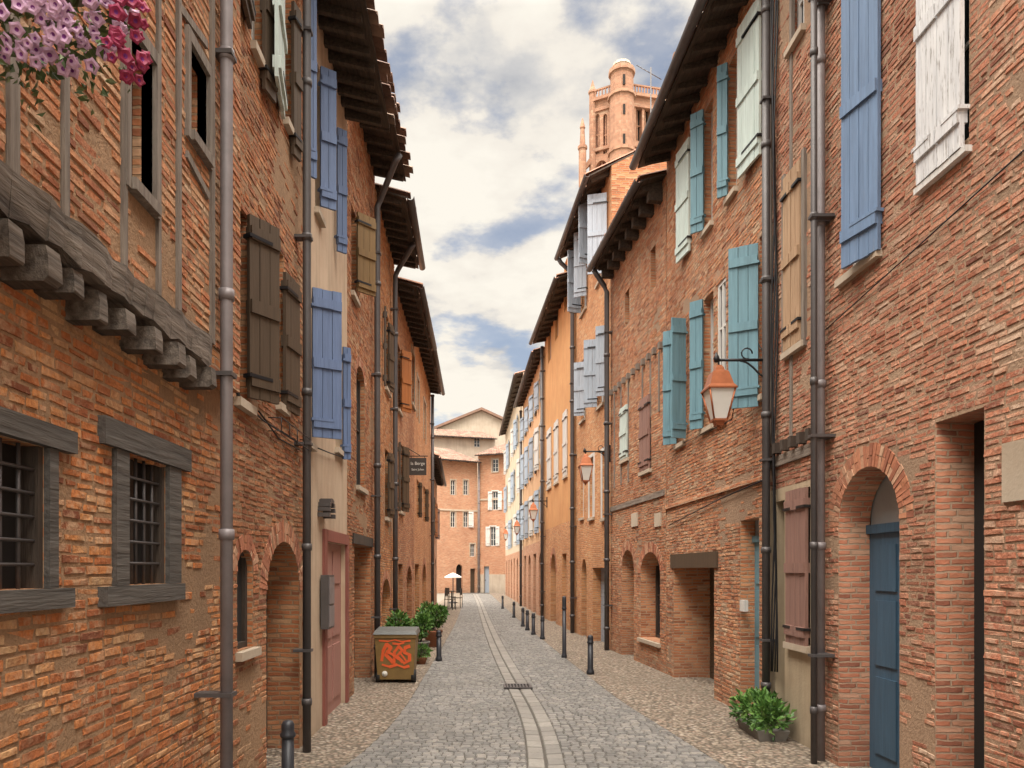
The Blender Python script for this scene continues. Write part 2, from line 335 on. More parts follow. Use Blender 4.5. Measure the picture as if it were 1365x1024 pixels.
# ---------------------------------------------------------------- house
class House:
    def __init__(s,name,label,p0,p1,nh,e=None,cat='house'):
        s.p0=Vector((p0[0],p0[1],0)); s.p1=Vector((p1[0],p1[1],0))
        s.t=(s.p1-s.p0).normalized(); s.L=(s.p1-s.p0).length
        n=Vector((-s.t.y,s.t.x,0)); s.n=n if n.dot(Vector((nh[0],nh[1],0)))>0 else -n
        s.e=e or thing(name,label,cat,(p0[0],p0[1],0)); s.base=Vector(s.e.location)
        s.op=[]; s.arcs=[]; s.ex=[]; s.tilemat='tile'
    def P(s,u,z,o=0): return s.p0-s.base+s.t*u+s.n*o+Vector((0,0,z))
    def U(s,px,o=0):
        k=(px-CX)/F; b=s.p0+s.n*o
        return (k*b.y-b.x)/(s.t.x-k*s.t.y)
    def Z(s,px,py,o=0):
        u=s.U(px,o); Y=(s.p0+s.t*u+s.n*o).y
        return EYE+(CY-py)/F*Y
    def R(s,x0,x1,yt,yb,o=0):
        a,b=sorted((s.U(x0,o),s.U(x1,o))); xc=(x0+x1)/2
        zb=s.Z(xc,yb,o) if yb is not None else 0.
        return (a,b,zb,s.Z(xc,yt,o))
    def box(s,mb,u0,u1,z0,z1,o0,o1,mi=0):
        P=s.P
        mb.hexa([P(u0,z0,o0),P(u1,z0,o0),P(u1,z0,o1),P(u0,z0,o1),P(u0,z1,o0),P(u1,z1,o0),P(u1,z1,o1),P(u0,z1,o1)],mi)
    def part(s,name,mb,mat,parent=None): return mb.build(name,mat,parent or s.e)
    def hole(s,r,depth=.15,arch=0): s.op.append((r[0],r[1],r[2],r[3],depth,arch))
    def bricks(s,mb,z0,z1,o,mi,rh=.043,bw=.15,u0=0.,gap=.0035,patch=.42,seed=0.):
        P=s.P; z=z0
        while z<z1-.02:
            h=min(rh*rnd(.86,1.14),z1-z); zc=z+h/2; ex=[]
            for (a,b,c,d,dep,arch) in s.op:
                if c-.01<zc<d:
                    if arch and zc>d-arch:
                        q=(a+b)/2; hw=(b-a)/2*math.sqrt(max(0,1-((zc-d+arch)/arch)**2)); ex.append((q-hw,q+hw))
                    else: ex.append((a,b))
            for (uc,hw,zs,ri) in s.arcs:
                if zs<zc<zs+ri:
                    w=hw*math.sqrt(1-((zc-zs)/ri)**2); ex.append((uc-w,uc+w))
            for (a,b,c,d) in s.ex:
                if c<zc<d: ex.append((a,b))
            iv=[(max(0,u0),s.L)]
            for a,b in ex:
                nv=[]
                for (p,q) in iv:
                    if b<=p or a>=q: nv.append((p,q)); continue
                    if a>p: nv.append((p,a))
                    if b<q: nv.append((b,q))
                iv=nv
            for (p,q) in iv:
                x=p; first=True
                while x<q-.02:
                    w=bw*rnd(.45,1.35)*(rnd(.35,1) if first else 1); first=False
                    x2=x+w
                    if q-x2<.06: x2=q
                    xm=(x+x2)/2
                    pn=mnoise.noise(Vector((xm*.8+seed,zc*1.1,seed*1.7)))+.35*mnoise.noise(Vector((xm*3+seed,zc*4,seed)))
                    if (pn>patch and rnd(0,1)<.8) or rnd(0,1)<.012: x=x2; continue
                    wz=.022*mnoise.noise(Vector((xm*.6+seed,zc*.8,3.1)))+.009*mnoise.noise(Vector((xm*3.+seed,zc*1.2,7.1))) if z0+.1<zc<z1-.1 else 0
                    wz+=rnd(-.0035,.0035)
                    g=gap*rnd(.5,2.0); pr=rnd(.001,.007)*(1 if rnd(0,1)>.1 else .2); j=lambda k:rnd(-k,k)
                    a0,a1,b0,b1=x+g,x2-g,z+g+wz,z+h-g+wz; bv=.006
                    vs=[P(a0,b0,o-.01),P(a1,b0,o-.01),P(a1,b1,o-.01),P(a0,b1,o-.01)]
                    vs+=[P(a0+bv+j(.006),b0+bv*.8+j(.0035),o+pr+j(.002)),P(a1-bv+j(.006),b0+bv*.8+j(.0035),o+pr+j(.002)),P(a1-bv+j(.006),b1-bv*.8+j(.0035),o+pr+j(.002)),P(a0+bv+j(.006),b1-bv*.8+j(.0035),o+pr+j(.002))]
                    f=[(4,5,6,7),(0,1,5,4),(1,2,6,5),(2,3,7,6),(3,0,4,7)]
                    if s.t.cross(Vector((0,0,1))).dot(s.n)<0: f=[t_[::-1] for t_ in f]
                    mb.add(vs,f,mi); x=x2
            z+=h
    def wall(s,mk,z0,z1,o=0,name='wall',sides=True,slope=.3,back=6.,zones=None,geo=False,u0=0.,side=None,**kw):
        mb=MB(); P=s.P
        mat=M[mk] if isinstance(mk,str) else mk
        mats=[mat]; zs={z0,z1}; us={0.,s.L}
        if geo: mats=[M[BG[mk][1]],]
        zn=[]
        if zones:
            for zt,m in zones: mats.append(m); zs.add(zt); zn.append(zt)
        rv=0
        if geo: mats+= [mat,M[BG[mk][0]]]; rv=len(mats)-2
        gl=len(mats)-1
        sd=rv
        if side: mats.append(M[side]); sd=len(mats)-1
        ops=[q for q in s.op if q[3]>z0+.01 and q[2]<z1-.01]
        for q in ops:
            us|={max(0,q[0]),min(s.L,q[1])}; zs|={max(z0,q[2]),min(z1,q[3])}
        us=sorted(us);zs=sorted(zs)
        def mi(zc):
            for i,zt in enumerate(zn):
                if zc<zt: return i+1
            return 0
        for i in range(len(us)-1):
            for j in range(len(zs)-1):
                if us[i+1]-us[i]<1e-5 or zs[j+1]-zs[j]<1e-5: continue
                uc=(us[i]+us[i+1])/2; zc=(zs[j]+zs[j+1])/2
                if any(q[0]<uc<q[1] and q[2]<zc<q[3] for q in ops): continue
                mb.face([P(us[i],zs[j],o),P(us[i+1],zs[j],o),P(us[i+1],zs[j+1],o),P(us[i],zs[j+1],o)],mi(zc),nrm=s.n)
        for (ua_,ub_,a,b,d,arch) in ops:
            k=mi((a+b)/2); zsps=b-arch; dd=o-d
            if k==0: k=rv
            mb.face([P(ua_,a,o),P(ua_,zsps,o),P(ua_,zsps,dd),P(ua_,a,dd)],k,nrm=s.t)
            mb.face([P(ub_,a,o),P(ub_,zsps,o),P(ub_,zsps,dd),P(ub_,a,dd)],k,nrm=-s.t)
            if a>z0+.01: mb.face([P(ua_,a,o),P(ub_,a,o),P(ub_,a,dd),P(ua_,a,dd)],k,nrm=Vector((0,0,1)))
            if not arch: mb.face([P(ua_,b,o),P(ub_,b,o),P(ub_,b,dd),P(ua_,b,dd)],k,nrm=Vector((0,0,-1)))
            else:
                uc=(ua_+ub_)/2;hw=(ub_-ua_)/2;N=14
                arc=[(uc+hw*math.cos(math.pi*i/N),zsps+arch*math.sin(math.pi*i/N)) for i in range(N+1)]
                for i in range(N):
                    (ua,za),(ub,zb)=arc[i],arc[i+1]
                    mb.face([P(ua,za,o),P(ub,zb,o),P(ub,zb,dd),P(ua,za,dd)],k,nrm=Vector((0,0,-1)))
                    mb.face([P(ua,za,o),P(ub,zb,o),P(ub,b,o),P(ua,b,o)],0 if mi((a+b)/2)==0 else k,nrm=s.n)
        if sides:
            for u in (.003,s.L-.003):
                mb.face([P(u,z0,o),P(u,z1,o),P(u,z1+slope*back,o-back),P(u,z0,o-back)],sd)
            mb.face([P(0,z0,o-back),P(s.L,z0,o-back),P(s.L,z1+slope*back,o-back),P(0,z1+slope*back,o-back)],rv)
        if geo: s.bricks(mb,zn[-1] if zn else z0,z1,o,gl,u0=u0,seed=abs(s.p0.x*7+s.p0.y*3)+z0,**kw)
        return mb.build(name,mats,s.e,recalc=False)
    def roof(s,ze,ov=.5,slope=.3,sp=.36,back=6.,gutter=True,raf=(.07,.10),th=.0,u0=0,u1=None,rag=.04):
        u1=s.L if u1 is None else u1
        P=s.P; zf=lambda o:ze+(ov-o)*slope
        mb=MB(); 
        a,b=ov,-back
        mb.hexa([P(u0,zf(a),a),P(u1,zf(a),a),P(u1,zf(b),b),P(u0,zf(b),b),P(u0,zf(a)+.03,a),P(u1,zf(a)+.03,a),P(u1,zf(b)+.03,b),P(u0,zf(b)+.03,b)])
        rb=s.part('roof_boards',mb,M['woodr'])
        mb=MB(); per=.19; n=max(2,int(round((u1-u0)/per))); per=(u1-u0)/n; K=6
        rows=max(2,int((back+ov)/.45))
        for i in range(n):
            jut=rnd(0,rag); ez=rnd(-rag,rag)*.35
            for r in range(rows):
                oa=ov+.05+(jut if r==0 else 0)-(back+ov)*r/rows; ob=ov+.05-(back+ov)*(r+1)/rows-.06
                if r>7 and rows>8: 
                    if r>8: continue
                    ob=-back
                vs=[];dz=rnd(-.008,.008)+(max(0,ez) if r==0 else 0)
                for (oo,lift) in ((oa,.055+.018),(ob,.055)):
                    for k in range(K+1):
                        f=k/K; vs.append(P(u0+(i+f*1.04)*per,zf(oo)+lift+dz+.055*math.sin(math.pi*min(1,f)),oo))
                for k in range(K+1):
                    f=k/K; vs.append(P(u0+(i+f*1.04)*per,zf(oa)+.045+dz+.048*math.sin(math.pi*f),oa))
                m=K+1
                fs=[(k,k+1,m+k+1,m+k) for k in range(K)]+[(k,2*m+k,2*m+k+1,k+1) for k in range(K)]
                mb.add(vs,fs,0,False)
        rt=mb.build('roof',M[s.tilemat],s.e,recalc=False)
        nr=max(2,int((u1-u0)/sp)); w,h=raf
        for i in range(nr):
            u=u0+(i+.5)*(u1-u0)/nr+rnd(-rag,rag)*.4; mb=MB(); a,b=ov-.04+rnd(-.02,.02)-rag*rnd(0,.8),-.05
            z=lambda o,d:zf(o)-d
            mb.hexa([P(u-w/2,z(a,h*.6),a),P(u+w/2,z(a,h*.6),a),P(u+w/2,z(b,h),b),P(u-w/2,z(b,h),b),P(u-w/2,z(a,-.002),a),P(u+w/2,z(a,-.002),a),P(u+w/2,z(b,-.002),b),P(u-w/2,z(b,-.002),b)])
            if th:
                c=ov*.62
                mb.hexa([P(u-w/2-.01,z(c,h+th*.55),c),P(u+w/2+.01,z(c,h+th*.55),c),P(u+w/2+.01,z(b,h+th),b),P(u-w/2-.01,z(b,h+th),b),P(u-w/2-.01,z(c,h*.7),c),P(u+w/2+.01,z(c,h*.7),c),P(u+w/2+.01,z(b,h*.9),b),P(u-w/2-.01,z(b,h*.9),b)])
            s.part('rafter',mb,M['woodr'])
        if gutter:
            mb=MB(); N=8; vs=[];fs=[]
            for u in (u0,u1):
                for rr in (.06,.052):
                    for k in range(N+1):
                        an=math.pi+math.pi*k/N
                        vs.append(P(u,zf(ov)+.03+rr*math.sin(an),ov+.07+rr*math.cos(an)))
            m=N+1
            for k in range(N):
                fs+=[(k,k+1,2*m+k+1,2*m+k),(m+k,3*m+k,3*m+k+1,m+k+1),(k,m+k,m+k+1,k+1),(2*m+k,2*m+k+1,3*m+k+1,3*m+k)]
            mb.add(vs,fs,0,True); s.part('gutter',mb,M['zincd'])
        return zf(0)
    def window(s,r,depth=.12,fm='whitec',nu=2,nz=3,arch=0,pane='glass',sill=True,hole=True,fw=.045,trim=None):
        u0,u1,z0,z1=r
        if hole: s.hole(r,depth,arch)
        mb=MB(); e=.004; a,b=-depth-.01,-depth+.04
        u0-=e;u1+=e;z0-=e;z1+=e
        s.box(mb,u0,u0+fw,z0,z1,a,b);s.box(mb,u1-fw,u1,z0,z1,a,b)
        s.box(mb,u0+fw,u1-fw,z0,z0+fw,a,b);s.box(mb,u0+fw,u1-fw,z1-fw,z1,a,b)
        for i in range(1,nu):
            u=u0+(u1-u0)*i/nu; s.box(mb,u-.02,u+.02,z0+fw,z1-fw,a+.003,b-.004)
        for j in range(1,nz):
            z=z0+(z1-z0)*j/nz; s.box(mb,u0+fw,u1-fw,z-.011,z+.011,a+.006,b-.008)
        w=s.part('window',mb,M[fm])
        mb=MB(); mb.face([s.P(u0,z0,-depth+.012),s.P(u1,z0,-depth+.012),s.P(u1,z1,-depth+.012),s.P(u0,z1,-depth+.012)],nrm=s.n)
        mb.build('pane',M[pane],w,recalc=False)
        if sill:
            mb=MB(); s.box(mb,u0-.04,u1+.04,z0-.06,z0-.002,-.02,.05); s.part('sill',mb,M['stone'],w)
        if trim:
            mb=MB(); tw=.07
            s.box(mb,u0-tw,u0,z0,z1+tw,-.02,.022);s.box(mb,u1,u1+tw,z0,z1+tw,-.02,.022);s.box(mb,u0,u1,z1,z1+tw,-.02,.022)
            s.part('surround',mb,M[trim],w)
        return w
    def door(s,r,depth=.2,mat='brown',arch=0,style='panel',transom=None,frame=None,hside=0):
        u0,u1,z0,z1=r; s.hole(r,depth,arch); e=.004
        mb=MB(); u0-=e;u1+=e; zt=transom or z1+e
        f=-depth
        s.box(mb,u0,u1,z0,zt,f-.05,f)
        w=u1-u0
        if style=='panel':
            for (za,zb) in ((.08,.40),(.45,.72),(.76,.95)):
                for (ua,ub) in ((.12,.46),(.54,.88)):
                    s.box(mb,u0+w*ua,u0+w*ub,z0+(zt-z0)*za,z0+(zt-z0)*zb,f-.02,f+.014)
        elif style=='plank':
            n=max(2,int(w/.13))
            for i in range(n): s.box(mb,u0+w*i/n+.004,u0+w*(i+1)/n-.004,z0+.01,zt-.01,f-.02,f+.014)
        elif style=='roller':
            n=int((zt-z0)/.09)
            for i in range(n): s.box(mb,u0,u1,z0+(zt-z0)*i/n+.006,z0+(zt-z0)*(i+1)/n-.006,f-.02,f+.012)
        d=s.part('door',mb,M[mat])
        if style!='roller':
            mb=MB(); uh=u0+w*(.9 if hside else .1); zh=z0+(zt-z0)*.47
            s.box(mb,uh-.015,uh+.015,zh-.06,zh+.06,f+.001,f+.02); s.box(mb,uh-.05,uh+.012,zh-.01,zh+.01,f+.03,f+.045); s.box(mb,uh-.008,uh+.008,zh-.008,zh+.008,f+.015,f+.035)
            s.part('handle',mb,M['iron'],d)
        if transom:
            mb=MB(); s.box(mb,u0,u1,zt,zt+.07,f-.05,f+.03); s.part('transom',mb,M[mat],d)
            mb=MB(); s.box(mb,u0,u1,zt+.07,z1+e,f-.05,f-.01); s.part('fanlight',mb,M['glassb'],d)
        return d
    def archring(s,r,rise,thick=.2,o=.006,n=None,legs=0):
        u0,u1,z0,z1=r; zs=z1-rise; uc=(u0+u1)/2; hw=(u1-u0)/2; mb=MB()
        s.arcs.append((uc,hw+thick,zs,rise+thick))
        n=n or max(9,int(math.pi*(hw+rise)/2/.037))
        def pt(th,k): 
            c,sn=math.cos(th),math.sin(th); nx,nz=c/max(hw,.01),sn/max(rise,.01); l=math.hypot(nx,nz)
            return uc+hw*c+nx/l*k, zs+rise*sn+nz/l*k
        for i in range(n):
            a=math.pi*i/n; b=math.pi*(i+1)/n; g=rnd(.05,.1)*(b-a); a+=g; b-=g; tk=thick*rnd(.84,1.02); oo=o+rnd(-.005,.002)
            spl=rnd(.35,.6) if rnd(0,1)<.7 else None
            for (k0,k1) in (((.001,tk*spl-.004),(tk*spl+.004,tk)) if spl else ((.001,tk),)):
                q=[pt(a,k0),pt(b,k0),pt(b,k1),pt(a,k1)]
                mb.hexa([s.P(x,z,-.03) for x,z in q]+[s.P(x,z,oo+rnd(-.003,.003)) for x,z in q])
        return s.part('brick_arch',mb,M['arch'])
    def shutter(s,hx,fx,yt,yb,a,mat,o=.035,w=None,zz=None,nb=3,parent=None):
        u=s.U(hx,o); z1=s.Z(hx,yt,o); z0=s.Z(hx,yb,o)
        if zz: z0,z1=zz
        d=s.t*math.cos(R(a))+s.n*math.sin(R(a))
        q=s.p0+s.t*u+s.n*o
        if w is None:
            k=(fx-CX)/F; w=(k*q.y-q.x)/(d.x-k*d.y)
        w=max(.08,min(w,1.1))
        return s.leaf(u,z0,z1,w,a,mat,o,nb,parent)
    def leaf(s,u,z0,z1,w,a,mat,o=.035,nb=3,parent=None):
        d=s.t*math.cos(R(a))+s.n*math.sin(R(a)); m=Vector((0,0,1)).cross(d)
        q=s.P(u,0,o); mb=MB(); n=max(2,int(round(w/.105)))
        for i in range(n):
            e=rnd(-.003,.003); mb.obox(q,d,m,w*i/n+.0025,w*(i+1)/n-.0025,-.014+e,.014+e,z0+rnd(0,.006),z1-rnd(0,.006))
        H=z1-z0
        for f in ((.14,.86) if nb==2 else (.1,.5,.9)):
            zc=z0+H*f
            mb.obox(q,d,m,.006,w-.006,-.032,.032,zc-.045,zc+.045)
        sh=s.part('shutter',mb,M[mat],parent)
        for f in (.12,.88):
            mb=MB(); zc=z0+H*f; mb.obox(q,d,m,-.015,w*.7,-.036,.036,zc-.012,zc+.012)
            s.part('hinge',mb,M['iron'] if mat not in('blue','teal','white','blue2') else M[mat],sh)
        return sh
    def pipe(s,u,z0,z1,r=.042,mat='zinc',o=.075,neck=None,shoe=False):
        mb=MB(); P=s.P; pts=[P(u,z0,o),P(u,(z0+z1)/2,o),P(u,z1,o)]
        if neck: pts+= [P(u,z1+.12,o+.05),P(u+neck[2],neck[1]-.1,neck[0]-.06),P(u+neck[2],neck[1],neck[0])]
        mb.tube(pts,r,10)
        z=z0+.45
        while z<z1:
            c=P(u,z,o); mb.lathe([(r*1.22,-.03),(r*1.28,0),(r*1.22,.03)],c,10); z+=1.35
        pp=s.part('drainpipe',mb,M[mat])
        z=z0+.9
        while z<z1:
            mb=MB(); s.box(mb,u-r-.012,u+r+.012,z-.012,z+.012,-.01,o+r+.008); s.part('pipe_clip',mb,M['zincd'],pp); z+=1.8
        return pp
    def cable(s,pts,r=.007,o=.03):
        mb=MB(); q=[s.P(s.U(x,o),s.Z(x,y,o),o) for x,y in pts]; mb.tube(q,r,5); return s.part('cable',mb,M['iron'])
# ================================================================= LEFT SIDE
E=(1,0)
H=House('timber_framed_house','orange brick house with jettied timber-framed storey and small barred windows, nearest on the left',(-1.6,-2.),(-1.6,4.66),E)
def barred(px0,px1,yt,yb,l,sl,j0,j1):
    r=H.R(px0,px1,yt,yb); H.hole(r,.09)
    u0,u1,z0,z1=r; mb=MB()
    s0=H.R(*sl); l0=H.R(*l); ja=H.U(j0); jb=H.U(j1)
    H.box(mb,l0[0],l0[1],z1+.002,l0[3],-.05,.035)
    H.box(mb,s0[0],s0[1],s0[2],z0-.002,-.05,.045)
    H.box(mb,ja,u0-.001,z0,z1,-.05,.024)
    H.box(mb,u1+.001,jb,z0,z1,-.05,.024)
    w=H.part('window',mb,M['stoneg'])
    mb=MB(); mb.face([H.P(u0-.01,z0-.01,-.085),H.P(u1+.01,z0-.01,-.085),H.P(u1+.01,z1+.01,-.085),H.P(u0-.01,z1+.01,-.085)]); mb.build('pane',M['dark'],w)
    mb=MB(); H.box(mb,u1-.03,u1+.002,z0,z1,-.088,-.002); H.box(mb,u0-.002,u0+.03,z0,z1,-.088,-.052); H.box(mb,(u0+u1)/2-.02,(u0+u1)/2+.02,z0,z1,-.088,-.07); H.part('casement',mb,M['woodd'],w)
    mb=MB()
    for i in range(1,5):
        u=u0+(u1-u0)*i/5; mb.tube([H.P(u,z0,-.03),H.P(u,z1,-.03)],.008,6)
    for i in range(1,6):
        z=z0+(z1-z0)*i/6; mb.tube([H.P(u0,z,-.02),H.P(u1,z,-.02)],.007,6)
    H.part('grille',mb,M['zincd'],w)
    H.ex.append((u0-.0,jb,z0,z1)); H.ex.append((ja,u1,z0,z1))
barred(-75,58,578,787,(-110,92,543,583),(-110,85,787,818),-98,70)
barred(166,220,612,779,(130,247,577,612),(130,236,779,804),149,236)
ZB=2.70
H.wall('bA',0,ZB,0,name='wall',back=6,slope=.0,geo=True,u0=2.6,patch=.40)
H.op=[]; H.ex=[]
OJ=.11
rw=H.R(168,203,60,255,OJ); H.hole(rw,.10)
rs=H.R(249,275,78,192,OJ); H.hole(rs,.10)
posts=[(px,w,H.U(px,OJ)) for px,w in ((-60,.05),(14,.05),(84,.035),(163,.035),(209,.03),(236,.04),(281,.05))]
for px,w,u in posts: H.ex.append((u-w/2,u+w/2,2,8))
H.wall('bA2',2.85,6.6,OJ,name='upper_wall',back=6.1,slope=.3,geo=True,u0=2.6,patch=.46)
mb=MB(); P=H.P
N=66; ue=H.U(286,OJ+.04)
for i in range(N):
    ua,ub=ue*i/N,ue*(i+1)/N
    if i==0: za,fa,ta=ZB,OJ+.05,2.85
    zb_,fb,tb_=ZB+rnd(-.015,.024),OJ+.04+rnd(-.014,.012),2.85+rnd(-.014,.01)
    mb.hexa([P(ua,za,-.3),P(ub,zb_,-.3),P(ub,zb_,fb-rnd(0,.02)),P(ua,za,fa-.01),P(ua,ta,-.3),P(ub,tb_,-.3),P(ub,tb_,fb),P(ua,ta,fa)])
    za,fa,ta=zb_,fb,tb_
bj=H.part('jetty_beam',mb,M['beam'])
mb=MB(); H.box(mb,ue+.002,H.L,ZB+.002,2.849,-.2,OJ-.004); H.part('brick_corbel',mb,M['bA'])
for i,px in enumerate([-160,-95,-40,8,56,96,134,168,200,228,252,272]):
    u=H.U(px,.12); mb=MB(); w=.038*rnd(.85,1.15); P=H.P
    e=OJ+.045+rnd(-.025,.025); h=.115*rnd(.9,1.2); tw=rnd(-.03,.03); cut=rnd(.0,.025)
    prof=[(-.1,ZB-h),(e-cut,ZB-h),(e,ZB-h+cut*.6+.004),(e-.002,ZB-h*.45),(e-.008,ZB-.018)]
    vs=[];
    for sgn in (-1,1):
        for (oo,z) in prof+[(-.1,ZB-.018)]: vs.append(P(u+sgn*(w+rnd(-.002,.002))+tw*(ZB-z),z+rnd(-.002,.002),oo+rnd(-.002,.002)))
    n=6; fs=[tuple(range(n)),tuple(range(2*n-1,n-1,-1))]+[(k,(k+1)%n,n+(k+1)%n,n+k) for k in range(n)]
    mb.add(vs,fs,0)
    for q in range(len(mb.f)): mb.mi[q]=1 if q in (0,1,3,4,5) else 0
    H.part('joist_end',mb,[M['woodr'],M['woodj']])
for px,w,u in posts:
    mb=MB(); H.box(mb,u-w/2,u+w/2,2.853,6.5,OJ-.04,OJ+.016); H.part('timber_post',mb,M['woodg'])
for r,nm in ((rw,1),(rs,2)):
    u0,u1,z0,z1=r; mb=MB(); fw=.035; a,b=OJ-.05,OJ+.024
    H.box(mb,u0-fw,u0,z0-.05,z1+.06,a,b);H.box(mb,u1,u1+fw,z0-.05,z1+.06,a,b);H.box(mb,u0,u1,z0-.05,z0,a,b+.02);H.box(mb,u0,u1,z1,z1+.06,a,b)
    w=H.part('window',mb,M['woodg'])
    mb=MB(); mb.face([H.P(u0-.01,z0,OJ-.09),H.P(u1+.01,z0,OJ-.09),H.P(u1+.01,z1,OJ-.09),H.P(u0-.01,z1,OJ-.09)]); mb.build('pane',M['glass'],w)
for (xa,ya,xb,yb) in ((249,205,278,262),(240,10,276,60)):
    a=H.P(H.U(xa,OJ+.012),H.Z(xa,ya,OJ+.012),OJ+.004); b=H.P(H.U(xb,OJ+.012),H.Z(xb,yb,OJ+.012),OJ+.004)
    mb=MB(); d=(b-a).normalized(); q=d.cross(H.n)*.02
    mb.hexa([a-q-H.n*.02,a+q-H.n*.02,b+q-H.n*.02,b-q-H.n*.02,a-q+H.n*.014,a+q+H.n*.014,b+q+H.n*.014,b-q+H.n*.014]); H.part('timber_brace',mb,M['woodg'])
H.roof(6.45,.6); H.pipe(H.U(302,.17),0,6.4,.036,'zinc',.17,neck=(.6,6.45,0)) 
# --- L2
H=House('brick_house','brown-red brick house with dark brown shutters and an arched doorway, second on the left',(-1.625,4.66),(-1.61,6.86),E)
zt=H.roof(7.55,.5)
r=H.R(355,399,722,None); H.door(r,.30,'dark',arch=.42,style='plank'); H.archring(r,.42,.18)
r=H.R(316,337,733,865); H.window(r,.08,'woodd',1,1,arch=.15,sill=True,pane='dark'); H.archring(r,.15,.12)
H.window(H.R(314,331,278,535),.1,'woodd',2,3)
H.window(H.R(369,378,335,540),.1,'whitec',2,3)
H.shutter(331,371,285,530,32,'brown'); H.shutter(379,398,362,545,8,'brown')
H.window(H.R(335,350,-150,75),.1,'whitec',2,3); H.window(H.R(379,389,-30,170),.1,'whitec',2,3)
H.shutter(334,318,-160,40,172,'brown'); H.shutter(351,366,-110,118,10,'brown'); H.shutter(378,369,-30,160,170,'pale'); H.shutter(390,400,0,205,12,'brown')
H.wall('bB',0,zt,geo=True)
H.cable([(312,520),(350,560),(400,592)]); H.cable([(345,548),(372,585),(400,600)])
mb=MB(); a=H.R(352,395,562,588)
for z in (0,.10):
    mb.tube([H.P(a[0],a[2]+z,.03),H.P(a[0],a[2]+z,.13),H.P(a[1],a[2]+z,.13),H.P(a[1],a[2]+z,.03)],.004,6)
for i in range(5):
    u=a[0]+(a[1]-a[0])*i/4; mb.tube([H.P(u,a[2],.13),H.P(u,a[2]+.10,.13)],.0035,5)
H.part('window_box_rail',mb,M['iron'])
H.pipe(H.U(409,.1),0,7.4,.037,'zincd',.1,neck=(.5,7.55,0))
# --- L3
H=House('plaster_house','narrow pale plaster house with bright blue shutters and red-brown doorway on the left',(-1.60,6.86),(-1.615,9.1),E); H.tilemat='tiled'
zt=H.roof(6.95,.52,sp=.24,raf=(.06,.11),gutter=False,rag=.07)
r=H.R(433,460,724,None); H.door(r,.05,'dusky',style='panel')
u0,u1,z0,z1=r; mb=MB(); H.box(mb,u0-.13,u0-.001,0,z1+.12,-.02,.03);H.box(mb,u1+.001,u1+.12,0,z1+.12,-.02,.03);H.box(mb,u0-.001,u1+.001,z1+.001,z1+.12,-.02,.032); H.part('door_surround',mb,M['redbrown'])
H.window(H.R(409,415,385,590),.14); H.shutter(416,455,383,583,58,'blue'); H.shutter(457,467,462,612,50,'blue')
H.window(H.R(447,456,440,600),.14)
H.window(H.R(420,427,85,285),.14); H.shutter(427,448,88,275,55,'blue'); H.shutter(449,462,170,335,50,'blue')
H.shutter(411,420,-60,235,50,'blue')
H.wall('plA',0,zt)
mb=MB(); a=H.R(419,436,657,690); uc=(a[0]+a[1])/2
for i in range(9):
    th=math.pi*i/8
    H.box(mb,uc+.14*math.cos(th)-.03,uc+.14*math.cos(th)+.03,a[2]+.15*math.sin(th),a[2]+.15*math.sin(th)+.04,-.02,.12)
H.part('door_canopy',mb,M['zincd'])
H.cable([(420,596),(440,604),(463,612)])
# --- L4
H=House('tall_brick_house','tall brick house with ochre-brown shutter and blind arched window on the left',(-1.63,9.1),(-1.615,11.5),E); H.tilemat='tiled'
zt=H.roof(7.55,.48,sp=.27,raf=(.06,.11),gutter=False,rag=.08)
r=H.R(472,494,727,None); H.door(r,.25,'brown',style='plank')
mb=MB(); H.box(mb,r[0]-.15,r[1]+.12,r[3]+.001,r[3]+.13,-.03,.025); H.part('lintel',mb,M['woodd'])
r=H.R(475,486,490,650); H.window(r,.1,'woodd',1,2,arch=.2,pane='dark'); H.archring(r,.2,.14)
H.window(H.R(468,475,280,395),.12); H.shutter(476,500,282,388,42,'olive')
H.wall('bB',0,zt,geo=True)
H.pipe(H.U(503,.09),0,7.0,.045,'zincd',.09,neck=(.48,7.5,-.5))
# --- L5
H=House('brick_house','slim brick house between two dark drainpipes with tall doorway on the left',(-1.60,11.5),(-1.625,14.2),E); H.tilemat='tiled'
zt=H.roof(7.3,.46,sp=.3,raf=(.06,.11),rag=.08)
r=H.R(509,520,772,None); H.door(r,.3,'dark',arch=.35,style='plank'); H.archring(r,.35,.16)
H.window(H.R(513,518,420,520),.12,'woodd'); H.shutter(518,524,430,520,15,'brown'); H.shutter(513,508,410,515,165,'brown')
H.window(H.R(513,518,600,690),.12,'woodd'); H.shutter(518,524,603,690,12,'brown')
H.wall('bE',0,zt,geo=True)
H.pipe(H.U(527,.09),0,6.9,.045,'zincd',.09,neck=(.46,7.27,-.5))
# --- L6
H=House('brick_house','brick house with an orange-brown shutter behind the hanging sign on the left',(-1.61,14.2),(-1.595,18.2),E)
zt=H.roof(6.95,.42,sp=.35,rag=.07)
H.window(H.R(530,534,462,548),.12,'woodd'); H.shutter(535,548,466,548,38,'rust'); 
H.window(H.R(532,537,592,682),.12,'woodd'); H.shutter(537,545,595,682,25,'brown'); H.shutter(532,528,590,682,160,'brown')
H.window(H.R(548,552,470,540),.12,'woodd',trim='stone')
r=H.R(531,537,752,None); H.door(r,.3,'dark',style='plank'); r=H.R(542,549,755,None); H.door(r,.3,'brown',arch=.4,style='plank'); H.archring(r,.4,.18)
H.wall('bB',0,zt)
